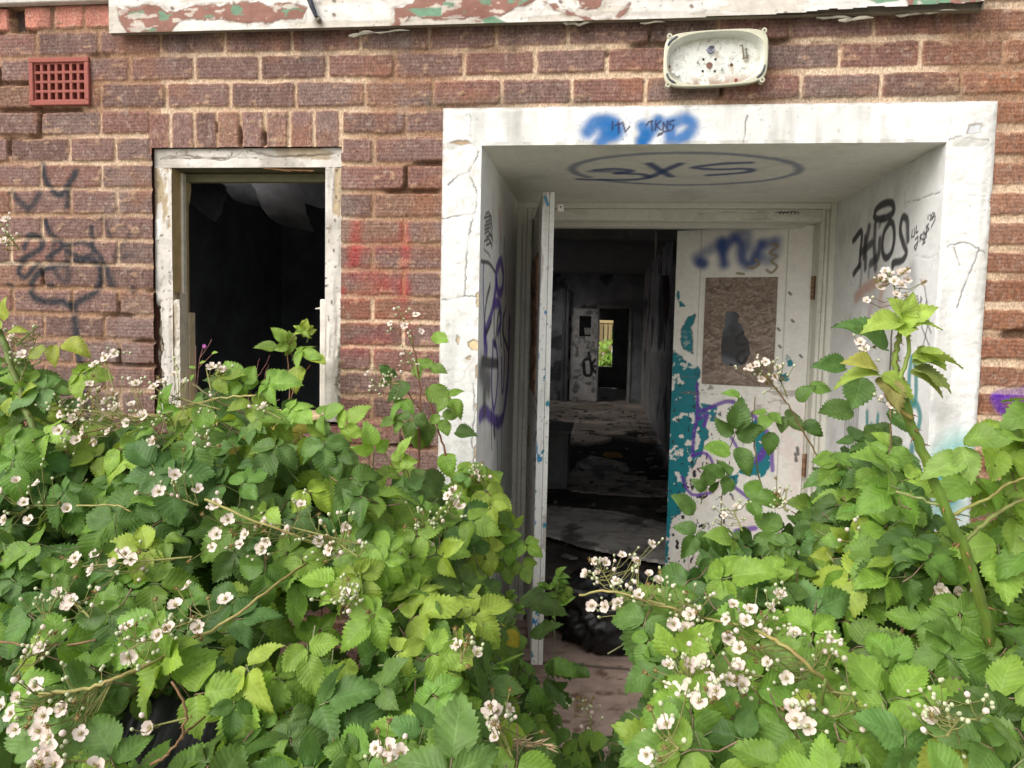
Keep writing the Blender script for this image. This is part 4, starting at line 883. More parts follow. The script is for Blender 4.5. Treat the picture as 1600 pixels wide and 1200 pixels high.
def unit(v): v = np.asarray(v, float); return v/(np.linalg.norm(v)+1e-12)
def put_leaflet(mb, lib, P, d, n, L, col):
    V, q, uv = lib[rnd.randrange(len(lib))]
    d = unit(d); n = unit(n-d*np.dot(n, d)); s = np.cross(d, n)
    if rnd.random() < .5: V = V*np.array([-1, 1, 1]); q = q[:, ::-1]
    W = P+L*(V[:, :1]*s+V[:, 1:2]*d+V[:, 2:3]*n)
    mb.add(W, q, col, uv)
def rot(v, ax, a): ax = unit(ax); return v*math.cos(a)+np.cross(ax, v)*math.sin(a)+ax*np.dot(ax, v)*(1-math.cos(a))
STEMC = lambda: srgb(128, 138, 72)*(.7+.4*rnd.random()) if rnd.random() < .6 else srgb(136, 104, 70)*(.7+.4*rnd.random())
def compound(mb, P, d, n, L, kc, five=None, lib=None, pet=.9, back=None):
    """one bramble leaf: P = where the leaflets meet, d = direction of the end leaflet, n = upper side"""
    lib = lib or LF; d = unit(d); n = unit(n-d*np.dot(n, d)); P = np.asarray(P, float)
    five = rnd.random() < .28 if five is None else five
    c = leaf_col(kc)
    pl = .22*L; e = P+d*pl
    put_leaflet(mb, lib, e, d+n*rnd.uniform(-.15, .1), n+rnd.gauss(0, .12)*np.cross(d, n), L, c*rnd.uniform(.92, 1.08))
    for sg in (-1, 1):
        a = sg*math.radians(rnd.uniform(58, 86)); dd = rot(d, n, a); nn = n+dd*rnd.uniform(-.28, .12)+rnd.gauss(0, .1)*d
        put_leaflet(mb, lib, P+dd*.05*L, dd+n*rnd.uniform(-.2, .1), nn, L*rnd.uniform(.78, .92), c*rnd.uniform(.9, 1.1))
        if five:
            a = sg*math.radians(rnd.uniform(112, 138)); dd = rot(d, n, a); put_leaflet(mb, lib, P-d*.06*L, dd-n*rnd.uniform(0, .2), n-dd*.15, L*rnd.uniform(.55, .7), c*rnd.uniform(.9, 1.05))
    sc_ = STEMC(); mb.tube([P, e], .0011*L/.08, sc_, 4, False)
    if pet:
        b = back if back is not None else P-d*L*pet*.8-n*L*pet*.35+np.array([rnd.gauss(0, .01), .03, -.02])
        mb.tube([P, (P+b)/2-n*.01+np.array([0, 0, -.006]), b], [.0013, .0014, .0017], sc_, 4, False)
def lighting_dir(): return unit(np.array([rnd.gauss(.05, .38), -rnd.uniform(.35, 1.0), rnd.uniform(.45, 1.0)]))
def fill(mb, poly, yf, L, kinds, layers=(0, .09, .2, .34), step=.62, holes=(), dens=None, lib=None, seed=0, stepx=1.0):
    """grow compound leaves through the volume behind the bush's outer surface"""
    poly = [tuple(map(float, q)) for q in poly]; xs = [p[0] for p in poly]; ys = [p[1] for p in poly]
    for li, dy in enumerate(layers):
        y = min(ys)
        while y < max(ys):
            x = min(xs); dep = yf((min(xs)+max(xs))/2, y)-CAM[1]; st = L*F/max(dep, .4)*step*(1 if li == 0 else 1.18)
            while x < max(xs):
                px_ = x+rnd.uniform(-.5, .5)*st; py_ = y+rnd.uniform(-.5, .5)*st; x += st*stepx
                A = np.array([[px_]]), np.array([[py_]])
                if polysd(*A, poly)[0, 0] < 0 or any(polysd(*A, h)[0, 0] > -26 for h in holes): continue
                if dens and rnd.random() > dens(px_, py_, li): continue
                Y = yf(px_, py_)+dy+rnd.uniform(-.05, .05); P = at(px_, py_, Y)
                if P[2] < .06: continue
                n = lighting_dir(); th = rnd.uniform(0, 2*math.pi); t0 = unit(np.cross(n, np.array([.3, .2, .9]))); d = rot(t0, n, th); d = unit(d+np.array([0, -.25, -.55])*rnd.uniform(.2, 1.4))
                k = kinds(px_, py_, li); Ls = L*rnd.choice((.62, .8, .9, 1.0, 1.1, 1.2))*rnd.uniform(.92, 1.08)
                compound(mb, P, d, n, Ls, k, lib=lib)
            y += st*.9
def cane(parent, pts, yd, r0, r1, col, thorns=0, name='cane', seed=0, droop=None):
    """pts: photo pixels of the cane, yd: its distance (number or one per point)"""
    Y = [yd]*len(pts) if not hasattr(yd, '__len__') else yd
    P3 = [at(x, y, yy) for (x, y), yy in zip(pts, Y)]
    P = []; Q = np.array(P3)
    if len(Q) > 2:
        Qe = np.vstack([2*Q[0]-Q[1], Q, 2*Q[-1]-Q[-2]])
        for i in range(1, len(Qe)-2):
            for j in range(6):
                t = j/6; P.append(.5*((2*Qe[i])+(-Qe[i-1]+Qe[i+1])*t+(2*Qe[i-1]-5*Qe[i]+4*Qe[i+1]-Qe[i+2])*t*t+(-Qe[i-1]+3*Qe[i]-3*Qe[i+1]+Qe[i+2])*t**3))
        P.append(Qe[-2])
    else: P = list(np.linspace(Q[0], Q[1], 8))
    P = np.array(P); P[1:-1] += RG.normal(0, .0012, (len(P)-2, 3))
    mb = MB(); R = np.linspace(r0, r1, len(P)); cc = np.array([np.asarray(col)*(.8+.4*vn(i*.45, 3.3, 4))*(1-.35*(vn(i*.9, 8.1, 6) > .72)*np.array([0, .45, .3])) for i in range(len(P))])
    mb.tube(P, R, cc, 20 if thorns > 40 else 8, True, .10 if thorns > 40 else 0)
    for k in range(thorns):
        i = rnd.randrange(1, len(P)-1); T = unit(P[i+1]-P[i-1]); a = unit(np.cross(T, RG.normal(size=3))); b = P[i]+(P[i+1]-P[i])*rnd.random()+a*R[i]*.8
        mb.tube([b, b+a*R[i]*.6-T*R[i]*.3, b+a*R[i]*1.3-T*R[i]*.9], [R[i]*.30, R[i]*.16, .0002], srgb(126, 92, 60), 5)
    mb.build(name, M_CANE, parent, True); return P
# --- flowers
CREAM = srgb(241, 230, 219)
def flower_mesh(seed, cup, np_=5, Rr=.0145):
    r = np.random.default_rng(seed); mb = MB()
    for k in range(np_):
        a = 2*math.pi*k/5+r.normal(0, .12); L = Rr*r.uniform(.88, 1.1); wv = r.uniform(.62, .8); cp = cup+r.normal(0, .15); V = []; C = []
        for i in range(6):
            t = i/5; w = L*wv*(.22+.9*math.sin(math.pi*min(t*.62+.06, .68)))*(1 if t < .8 else 1-.42*((t-.8)/.2)**2)*.62
            for j in range(5):
                s = j/2-1; rad = .0022+L*t*(1-.06*s*s); z = L*(math.sin(cp)*t*.9+.16*s*s*t+.05*math.sin(6*t+k))
                rr = rad*math.cos(cp*.75)
                V.append((rr*math.cos(a)-s*w*math.sin(a), rr*math.sin(a)+s*w*math.cos(a), z)); C.append(CREAM*np.array([1, .97-.03*(1-t), .96])*(.93+.07*t))
        mb.add(V, [(i*5+j, (i+1)*5+j, (i+1)*5+j+1, i*5+j+1) for i in range(5) for j in range(4)], C)
    for k in range(30):
        a = r.uniform(0, 2*math.pi); q = r.uniform(.0012, .0066); h = r.uniform(.003, .0066)
        b = np.array([.4*q*math.cos(a), .4*q*math.sin(a), 0]); e = np.array([q*math.cos(a), q*math.sin(a), h])
        mb.tube([b, e], [.0003, .00025], srgb(220, 214, 176), 3, False); mb.add(e+np.array([(1, 0, 0), (-1, 0, 0), (0, 1, 0), (0, -1, 0), (0, 0, 1), (0, 0, -1)])*.0007, [(0, 2, 4), (2, 1, 4), (1, 3, 4), (3, 0, 4), (2, 0, 5), (1, 2, 5), (3, 1, 5), (0, 3, 5)], srgb(176, 140, 96))
    ball(mb, (0, 0, .0022), .0028, srgb(176, 186, 104))
    for k in range(5):
        a = 2*math.pi*(k+.5)/5; mb.add([(.001*math.cos(a+1.5), .001*math.sin(a+1.5), -.0008), (.0085*math.cos(a), .0085*math.sin(a), -.001), (.001*math.cos(a-1.5), .001*math.sin(a-1.5), -.0008), (.004*math.cos(a)+.0018*math.sin(a), .004*math.sin(a)-.0018*math.cos(a), -.001), (.004*math.cos(a)-.0018*math.sin(a), .004*math.sin(a)+.0018*math.cos(a), -.001)], [(0, 4, 1), (0, 1, 3), (2, 3, 1)], srgb(150, 168, 110))
    return mb.mesh('bramble_flower', True)
def ball(mb, c, r, col, sz=1.0, n=7, m=5, ax=None):
    V = [np.array([0, 0, -sz])]; 
    for i in range(1, m):
        p = math.pi*i/m
        for j in range(n): V.append(np.array([math.sin(p)*math.cos(2*math.pi*j/n), math.sin(p)*math.sin(2*math.pi*j/n), -sz*math.cos(p)]))
    V.append(np.array([0, 0, sz])); V = np.array(V)
    if ax is not None:
        a = unit(ax); u_ = unit(np.cross(a, [.3, .8, .1])); w_ = np.cross(a, u_); V = V[:, :1]*u_+V[:, 1:2]*w_+V[:, 2:]*a
    f = [(0, 1+(j+1) % n, 1+j) for j in range(n)]+[(1+i*n+j, 1+i*n+(j+1) % n, 1+(i+1)*n+(j+1) % n, 1+(i+1)*n+j) for i in range(m-2) for j in range(n)]+[(len(V)-1, 1+(m-2)*n+j, 1+(m-2)*n+(j+1) % n) for j in range(n)]
    mb.add(np.asarray(c)+r*V, f, col)
FLW = [flower_mesh(i, cp, k) for i, (cp, k) in enumerate(((.12, 5), (.25, 5), (.5, 5), (.85, 5), (.3, 4), (1.1, 5), (.4, 5)))]
def bud(mb, P, ax, r=.0036, kind=0):
    ax = unit(ax)
    if kind == 0: ball(mb, P, r, srgb(216, 220, 184)*rnd.uniform(.85, 1.05), 1.15, ax=ax); ball(mb, P-ax*r*.45, r*.98, srgb(168, 184, 128), .8, ax=ax)
    elif kind == 1: ball(mb, P, r*1.35, CREAM*np.array([1, .95, .95]), 1.1, ax=ax); ball(mb, P-ax*r*.7, r*.95, srgb(170, 184, 130), .7, ax=ax)
    else:
        ball(mb, P, r*.85, srgb(150, 134, 84), .9, ax=ax)
        for k in range(9):
            v = unit(ax+RG.normal(0, .75, 3)); mb.tube([P+v*r*.5, P+v*r*1.6], [.0007, .0004], srgb(150, 112, 74)*rnd.uniform(.7, 1.2), 3, False)
        for k in range(5):
            v = unit(RG.normal(size=3)-ax*.5); s_ = unit(np.cross(v, ax)+1e-4); mb.add([P+s_*.0013, P+v*r*2.2, P-s_*.0013], [(0, 1, 2)], srgb(168, 160, 112))
NFL = [0]
def cluster(parent, axis, flowers, Y, nb=8, spent=3, scale=1.0, label=None):
    """axis: photo pixels from the base of the spray to its tip; flowers: photo pixels of the open flowers"""
    Ax = np.array([at(x, y, Y(x, y) if callable(Y) else Y) for x, y in axis])
    A = np.array([Ax[0]+(Ax[-1]-Ax[0])*t for t in np.linspace(0, 1, 9)]) if len(Ax) == 2 else np.array([np.array([np.interp(t, np.linspace(0, 1, len(Ax)), Ax[:, k]) for k in range(3)]) for t in np.linspace(0, 1, 13)])
    mb = MB(); sc_ = srgb(150, 150, 92); mb.tube(A, np.linspace(.0022, .0012, len(A)), sc_, 5)
    Lax = np.linalg.norm(A[-1]-A[0]); hub = A[0].copy(); fl_ = []; adir = unit(A[-1]-A[0])
    def stalk(P, r=.0009):
        dd = np.linalg.norm(A-P, axis=1); i = max(0, int(np.argmin(dd))-rnd.randint(0, 2)); b = A[i]; m_ = (b+P)/2+np.array([0, 0, -.15*np.linalg.norm(P-b)]); mb.tube([b, m_, P], r, sc_*rnd.uniform(.8, 1.1), 4, False); return unit(P-m_)
    pts = []
    for (x, y) in flowers:
        P = at(x, y, (Y(x, y) if callable(Y) else Y)-rnd.uniform(.005, .03)); ax = stalk(P); pts.append(P); fl_.append((P, ax))
    allp = pts if pts else [A[-1]]
    for k in range(nb):
        if rnd.random() < .6 and pts: c = pts[rnd.randrange(len(pts))]; P = c+RG.normal(0, .016*scale, 3)+np.array([0, 0, .004])
        else: P = A[rnd.randrange(len(A)//3, len(A))]+RG.normal(0, .022*scale, 3)+np.array([0, -.01, .008])
        ax = stalk(P, .0008)+np.array([0, -.3, .5]); bud(mb, P, ax, rnd.uniform(.0026, .0038), 0 if rnd.random() < .78 else 1)
        if rnd.random() < .45: P2 = P+RG.normal(0, .006, 3); mb.tube([P, P2], .0007, sc_, 3, False); bud(mb, P2, ax, rnd.uniform(.0026, .0036), 0)
    for k in range(spent):
        P = (allp[rnd.randrange(len(allp))])+RG.normal(0, .018*scale, 3); bud(mb, P, stalk(P)+np.array([0, -.2, .2]), .0042, 2)
    co = mb.build('flower_cluster', M_PETAL, parent, True, loc=hub)
    for P, ax in fl_:
        o = bpy.data.objects.new('flower', FLW[rnd.choices(range(7), (5, 5, 4, 1, 2, 0, 3))[0]]); COL.objects.link(o)
        if not o.data.materials: o.data.materials.append(M_PETAL)
        o.parent = co; o.location = P-hub; n = unit(ax*.5+np.array([rnd.gauss(0, .35), -.75, .55]))
        o.rotation_euler = mathutils.Vector(n).to_track_quat('Z', 'Y').to_euler(); o.rotation_euler.rotate_axis('Z', rnd.uniform(0, 6.28)); s_ = scale*rnd.uniform(.62, .90); o.scale = (s_, s_, s_)
    return co
def nz2(x, y, s): return float(fbm(np.array([x/140.]), np.array([y/140.]), s, 2)[0])-.5
def plant(name, px_, py_, Y, label, group=None):
    p = at(px_, py_, Y); e = empty(name, (p[0], p[1], 0.0)); tag(e, label, 'bramble' if 'bramble' in name else 'plant', 'brambles growing in front of the building' if name in ('bramble_bush', 'bramble_shoot') else None); return e

# ---------- 1. the big bush under the window
YL = lambda x, y: -.60-.80*np.clip((y-560)/640, -.1, 1.1)+.16*nz2(x, y, 3)+.22*float(sst(560, 800, x))*(1-float(sst(900, 1100, y)))
BL = plant('bramble_bush', 250, 1000, -.95, 'largest flowering bramble bush, filling the ground below the empty window')
mbL = MB()
PATH = [(885, 925), (960, 930), (985, 985), (968, 1040), (978, 1090), (970, 1165), (900, 1165), (885, 1080), (880, 1010)]
PL1 = [(-190, 590), (-90, 560), (30, 560), (100, 620), (190, 668), (290, 655), (325, 612), (380, 612), (430, 628), (470, 668), (520, 690), (560, 715), (620, 742), (680, 765), (715, 770), (735, 815), (745, 880), (735, 950), (755, 985), (735, 1030), (720, 1070), (700, 1250), (-190, 1250)]
HOLE = [(425, 955), (500, 950), (560, 985), (585, 1035), (540, 1050), (470, 1040), (425, 1010)]
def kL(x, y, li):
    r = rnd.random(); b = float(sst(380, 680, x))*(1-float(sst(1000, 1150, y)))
    if li >= 2: return 0 if r < .45 else (1 if r < .85 else 4)  # inner layers get darker leaves: shade inside the bush put into colour
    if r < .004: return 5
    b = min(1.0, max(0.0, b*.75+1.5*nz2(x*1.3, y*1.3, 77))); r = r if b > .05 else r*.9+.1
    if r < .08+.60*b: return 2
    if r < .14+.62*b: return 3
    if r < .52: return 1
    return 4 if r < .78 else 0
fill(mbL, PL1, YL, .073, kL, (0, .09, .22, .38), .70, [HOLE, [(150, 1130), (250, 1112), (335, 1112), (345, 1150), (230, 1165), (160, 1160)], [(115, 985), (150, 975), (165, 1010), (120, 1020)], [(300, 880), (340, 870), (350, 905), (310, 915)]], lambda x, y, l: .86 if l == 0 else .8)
fill(mbL, [(-90, 690), (300, 690), (560, 760), (700, 800), (740, 900), (720, 1000), (640, 930), (560, 930), (420, 930), (400, 1040), (560, 1060), (700, 1080), (700, 1250), (-90, 1250)], lambda x, y: YL(x, y)*.62-.08, .08, lambda x, y, l: 0 if rnd.random() < .8 else 1, (0, .10), .60)  # extra back layer of dark leaves, their colour standing in for shaded gaps
for (x, y, L_, d, k) in ((540, 668, .07, (.5, -.2, .8), 2), (585, 705, .065, (-.2, -.2, .9), 2), (500, 650, .065, (.9, -.2, .3), 1), (625, 720, .06, (.3, -.2, .8), 2), (380, 600, .07, (-.5, -.2, .7), 2), (255, 640, .06, (.3, -.2, .9), 1), (262, 1050, .105, (-.2, 0, 1), 2), (305, 1085, .09, (.8, 0, .2), 2), (100, 770, .085, (-.3, -.2, -.8), 4), (230, 860, .09, (-.9, -.2, .1), 3), (415, 885, .085, (0, -.2, -1), 1), (470, 870, .08, (.6, -.3, -.6), 2), (300, 690, .09, (.4, -.2, -.9), 4), (505, 690, .08, (.2, -.3, -.8), 4), (125, 585, .085, (1, -.1, -.05), 2), (45, 600, .07, (-.6, -.2, .2), 2),
                         (340, 590, .07, (.9, -.2, .35), 2), (400, 655, .085, (1, -.2, .05), 1), (420, 600, .08, (1, -.2, .1), 2), (455, 640, .07, (.7, -.3, -.2), 2), (60, 850, .09, (-.8, -.3, -.3), 1), (170, 960, .09, (.2, -.3, -.9), 4), (45, 960, .10, (.9, -.3, -.4), 4), (650, 830, .07, (.3, -.3, -.8), 2), (600, 880, .07, (-.3, -.3, -.8), 2), (690, 870, .065, (.5, -.3, .5), 3), (560, 900, .08, (.6, -.3, -.7), 2), (480, 1010, .075, (.3, -.4, -.7), 2),
                         (20, 620, .08, (.8, -.2, .3), 3), (70, 680, .085, (.9, -.2, .1), 2), (185, 700, .085, (.8, -.2, -.3), 2), (20, 720, .09, (.3, -.3, -.7), 1)):
    compound(mbL, at(x, y, YL(x, y)-.05), d, unit(np.array([rnd.gauss(0, .2), -.75, .75])), L_*.84, k)
# young reddish leaves at the top left and the upright shoot tips
for (x, y, d, L_, k) in ((72, 545, (-.8, -.2, -.35), .05, 3), (85, 540, (.2, -.4, -.8), .055, 3), (100, 535, (1, -.1, -.25), .07, 3), (5, 500, (.3, -.2, 1), .06, 3), (12, 520, (1, -.2, .25), .05, 3), (0, 515, (-.8, -.2, .6), .05, 3)):
    put_leaflet(mbL, LF, at(x, y, -.68), np.array(d, float), np.array([.1, -.7, .7]), L_, leaf_col(k)*np.array([1.1, .95, .9]))
o = mbL.build('foliage', M_LEAF, BL, True)
GC = srgb(96, 116, 52); RC = srgb(126, 100, 66); YC = srgb(150, 144, 84)
cane(BL, [(-10, 500), (8, 540), (28, 600), (48, 660), (80, 730), (120, 800), (160, 900)], [-.66, -.68, -.70, -.74, -.76, -.70, -.6], .0075, .0085, GC, 14)
cane(BL, [(28, 590), (30, 650), (52, 700), (78, 770), (100, 850)], [-.66, -.68, -.7, -.7, -.6], .006, .007, GC*.9, 10)
cane(BL, [(25, 540), (45, 520), (60, 510)], -.69, .0022, .0016, GC)
for P, Y_, r, c in (([(30, 690), (110, 682), (190, 660), (270, 640), (345, 622), (400, 618)], -.74, .003, YC), ([(300, 600), (350, 632), (420, 660), (520, 700)], [-.62, -.64, -.62, -.5], .0028, srgb(96, 90, 58)), ([(60, 1085), (140, 1075), (190, 1058), (250, 1030), (330, 985)], [-1.36, -1.34, -1.32, -1.25, -1.1], .0032, YC), ([(235, 1195), (262, 1180), (285, 1150), (320, 1120)], [-1.42, -1.42, -1.40, -1.30], .0022, RC), ([(285, 1155), (290, 1110), (268, 1065)], -1.41, .0022, RC), ([(250, 1010), (330, 985), (415, 925), (480, 880)], [-1.2, -1.2, -1.15, -1.0], .003, YC), ([(320, 780), (400, 815), (470, 840), (560, 870)], [-1.0, -1.0, -.98, -.9], .0026, YC), ([(620, 740), (590, 690), (560, 640)], -.5, .0022, RC), ([(120, 790), (180, 790), (205, 800)], -.95, .002, YC), ([(150, 1000), (60, 1010), (-20, 1000)], -1.2, .0024, RC)):
    cane(BL, P, Y_, r, r*.8, c, 4)
# old stems going down to the ground
for k in range(10):
    x = -.45+k*.16+rnd.uniform(-.05, .05); mb = MB(); y0 = -.45-rnd.random()*.5
    mb.tube([(x, y0, -.03), (x+rnd.uniform(-.1, .1), y0-.05, .35), (x+rnd.uniform(-.15, .15), y0-.04, .62), (x+rnd.uniform(-.2, .2), y0-.05, .80)], [.006, .0055, .005, .003], srgb(116, 92, 62), 7); mb.build('cane', M_CANE, BL, True)
yf = lambda x, y: YL(x, y)-.075
for ax, fl, nb, sp in (
    ([(90, 790), (40, 790)], [(2, 770), (37, 785), (46, 812), (26, 752), (58, 756), (8, 812), (105, 795)], 8, 2),
    ([(345, 622), (230, 655), (130, 640), (90, 640)], [(95, 648), (130, 672), (182, 638), (150, 690), (165, 630), (148, 570), (212, 600), (240, 690), (178, 620), (135, 628), (115, 655), (160, 655), (198, 660), (170, 675), (92, 672), (140, 600), (205, 632), (225, 650), (120, 688), (152, 610)], 78, 18),
    ([(190, 660), (165, 560), (176, 552)], [(165, 560), (178, 553)], 4, 0),
    ([(345, 640), (270, 620)], [(272, 585), (252, 596), (288, 598), (240, 605)], 14, 3),
    ([(30, 600), (60, 520)], [(18, 528), (35, 555)], 22, 3),
    ([(310, 790), (245, 765)], [(248, 768), (272, 742), (308, 765)], 14, 2),
    ([(560, 850), (440, 820), (350, 815)], [(337, 790), (357, 812), (338, 835), (375, 850), (384, 835), (410, 856), (418, 848), (415, 815), (450, 830), (332, 855), (470, 788)], 20, 10),
    ([(560, 870), (515, 840)], [(515, 860), (497, 845), (540, 825)], 24, 8),
    ([(300, 870), (130, 885)], [(120, 880), (150, 866), (145, 890), (195, 866), (180, 880), (205, 875), (118, 872)], 10, 6),
    ([(560, 935), (530, 925)], [(541, 927)], 26, 4),
    ([(330, 960), (260, 985), (200, 1015)], [(202, 978), (275, 946), (265, 980), (310, 980), (201, 1027), (247, 992), (293, 915), (352, 937)], 24, 9),
    ([(60, 990), (90, 930), (100, 945)], [(92, 927), (103, 945)], 14, 2), ([(20, 1055), (50, 1020)], [(62, 1012)], 12, 4),
    ([(250, 1030), (140, 1075), (60, 1090)], [(55, 1073), (28, 1090), (3, 1104), (18, 1115), (68, 1118), (24, 1140), (78, 1153), (126, 1146), (60, 1142), (74, 1178), (98, 1108)], 26, 8),
    ([(170, 1190), (90, 1190)], [(78, 1170), (62, 1190), (85, 1195), (150, 1198)], 8, 3),
    ([(300, 1120), (238, 1135)], [(236, 1138)], 2, 0), ([(440, 655), (412, 640)], [(412, 636)], 3, 0), ([(330, 610), (322, 575)], [(330, 575), (345, 578)], 3, 1), ([(320, 680), (322, 690)], [], 6, 2),
    ([(700, 800), (705, 785)], [(700, 775), (716, 790), (708, 768)], 8, 3), ([(680, 830), (660, 820)], [], 16, 3), ([(720, 1035), (722, 1010)], [(714, 1008), (744, 1020)], 5, 5),
    ([(30, 390), (0, 350)], [(10, 343), (6, 378)], 12, 2), ([(600, 1195), (595, 1175)], [(587, 1170), (607, 1172), (625, 1178)], 6, 2), ([(140, 965), (100, 920)], [(112, 938)], 9, 2)):
    cluster(BL, ax, fl, yf, nb, sp)
# ---------- 2. low bright bramble at the foot of the porch
BM = plant('bramble_bush', 650, 1150, -1.1, 'low bright green bramble at the foot of the porch wall, left of the paved path')
YM = lambda x, y: -.75-.62*np.clip((y-900)/300, 0, 1.1)+.12*nz2(x, y, 8)+.18*float(sst(700, 880, x))
mbM = MB()
def kM(x, y, li):
    r = rnd.random(); b = float(sst(560, 720, x))*(1-float(sst(1020, 1150, y)))
    if li >= 2: return 0 if r < .6 else 1  # deep layers coloured darker for the shade within
    return 3 if r < .14*b+.03 else (2 if r < .34+.3*b else (1 if r < .72 else (0 if r < .9 else 4)))
fill(mbM, [(380, 1085), (470, 1060), (560, 1050), (610, 1020), (600, 960), (640, 930), (700, 930), (745, 960), (770, 1010), (775, 1060), (800, 1100), (835, 1150), (860, 1250), (380, 1250)], YM, .064, kM, (0, .10, .22), .70)
for (x, y, L_, d, k) in ((590, 985, .07, (-.4, -.2, .9), 2), (620, 960, .06, (.2, -.3, -.8), 2), (500, 985, .065, (0, -.3, -1), 2), (395, 975, .085, (.8, -.2, -.1), 1), (420, 965, .07, (-.2, 0, 1), 1), (510, 1065, .085, (.1, -.4, -.8), 0), (600, 1050, .08, (.4, -.4, -.8), 0), (660, 950, .06, (.6, -.3, .4), 3), (720, 940, .055, (.5, -.4, .2), 3)): compound(mbM, at(x, y, YM(x, y)-.03), d, unit(np.array([rnd.gauss(0, .2), -.75, .7])), L_, k)
for a_ in range(6): put_leaflet(mbM, LN, at(768, 975, -.62), np.array([math.cos(a_*1.05), -.3, math.sin(a_*1.05)]), np.array([0, -1, .3]), .035, srgb(206, 206, 70)*.9)
put_leaflet(mbM, LF, at(775, 980, -.64), np.array([.3, -.3, -1]), np.array([0, -1, .4]), .06, srgb(196, 190, 60)*.8); put_leaflet(mbM, LF, at(792, 985, -.63), np.array([.6, -.2, -.7]), np.array([0, -1, .4]), .05, srgb(190, 180, 60)*.8)
mbM.build('foliage', M_LEAF, BM, True)
cane(BM, [(640, 1240), (660, 1120), (690, 1020), (720, 960)], [-1.0, -.95, -.85, -.75], .004, .003, RC, 6); cane(BM, [(720, 1240), (735, 1150), (770, 1130)], [-1.1, -1.1, -1.08], .003, .002, GC, 3); cane(BM, [(520, 1200), (440, 1110), (360, 1070)], [-1.1, -1.15, -1.2], .003, .002, RC, 4)
cluster(BM, [(800, 1185), (778, 1120)], [(766, 1108), (776, 1112), (795, 1108), (770, 1132), (774, 1152)], lambda x, y: YM(x, y)-.07, 7, 6)
# ---------- 3. shoot against the brick pier
BP = plant('bramble_shoot', 655, 900, -.42, 'slender bramble shoot climbing in front of the brick pier beside the white surround')
mbP = MB(); YP = -.36
for (x, y, d, L_, k) in ((640, 600, (-.7, -.3, -.4), .075, 0), (612, 590, (-.4, -.2, .6), .05, 0), (650, 572, (1, -.3, .15), .06, 1), (672, 575, (.9, -.2, -.1), .05, 1), (670, 605, (.8, -.4, -.35), .085, 1), (700, 620, (.7, -.4, -.6), .07, 1), (625, 655, (-.8, -.4, -.2), .06, 1), (645, 650, (-.2, -.4, -.9), .075, 0), (630, 625, (-.4, -.4, -.7), .07, 1), (675, 525, (.9, -.3, -.15), .055, 2), (690, 650, (.3, -.4, -.8), .06, 1), (668, 660, (.2, -.4, -.8), .065, 0), (712, 675, (.8, -.3, .05), .06, 0), (660, 700, (-.3, -.4, .8), .07, 2), (690, 710, (.6, -.4, -.6), .07, 2), (640, 725, (-.7, -.3, -.2), .07, 2), (655, 745, (.1, -.3, -.9), .06, 1), (715, 735, (.6, -.3, .1), .055, 1)):
    if rnd.random() < .55: compound(mbP, at(x, y, YP+rnd.uniform(-.05, .03)), d, unit(np.array([rnd.gauss(0, .2), -.7, .75])), L_*.82, k, False)
    else: put_leaflet(mbP, LF, at(x, y, YP), np.array(d, float), np.array([.1, -.7, .75]), L_, leaf_col(k))
fill(mbP, [(720, 735), (760, 735), (775, 770), (770, 840), (740, 900), (700, 880), (690, 800)], lambda x, y: -.42, .06, lambda x, y, l: rnd.choice((2, 2, 3, 1)), (0, .07, .14), .62)
for (x, y, d, k) in ((800, 825, (-.2, -.3, .8), 2), (820, 850, (.7, -.3, -.3), 2), (800, 850, (-.1, -.4, -.9), 1), (790, 880, (.2, -.4, -.9), 2), (815, 880, (.5, -.4, -.8), 2), (775, 850, (-.3, -.4, -.8), 1)): compound(mbP, at(x, y, -.35), d, unit(np.array([0, -.7, .7])), .05, k, False)
mbP.build('foliage', M_LEAF, BP, True)
cane(BP, [(640, 860), (652, 760), (655, 680), (656, 610), (648, 550), (640, 505)], [-.42, -.40, -.38, -.36, -.36, -.36], .0042, .0018, srgb(120, 84, 62), 8); cane(BP, [(705, 730), (690, 690), (676, 640), (662, 610)], YP, .003, .0022, srgb(130, 84, 66), 5); cane(BP, [(656, 640), (625, 600), (600, 598)], YP, .002, .0012, RC); cane(BP, [(700, 800), (750, 820), (800, 850)], [-.4, -.38, -.35], .0024, .0016, GC)
mb = MB(); q0 = at(645, 850, -.42); mb.tube([q0, q0*np.array([1, 1, .5])+np.array([0, -.03, 0]), (q0[0]-.02, q0[1]-.02, -.03)], [.0045, .005, .006], srgb(110, 84, 60), 7); mb.build('cane', M_CANE, BP, True)
cluster(BP, [(645, 540), (632, 505), (625, 488)], [(610, 505), (632, 509), (650, 492), (658, 518)], YP-.03, 10, 1, .85); cluster(BP, [(650, 590), (636, 548)], [], YP-.03, 10, 0, .8); cluster(BP, [(625, 600), (590, 600)], [], YP-.03, 22, 1, .8); cluster(BP, [(760, 760), (750, 740)], [(745, 738)], -.48, 12, 3, .8)
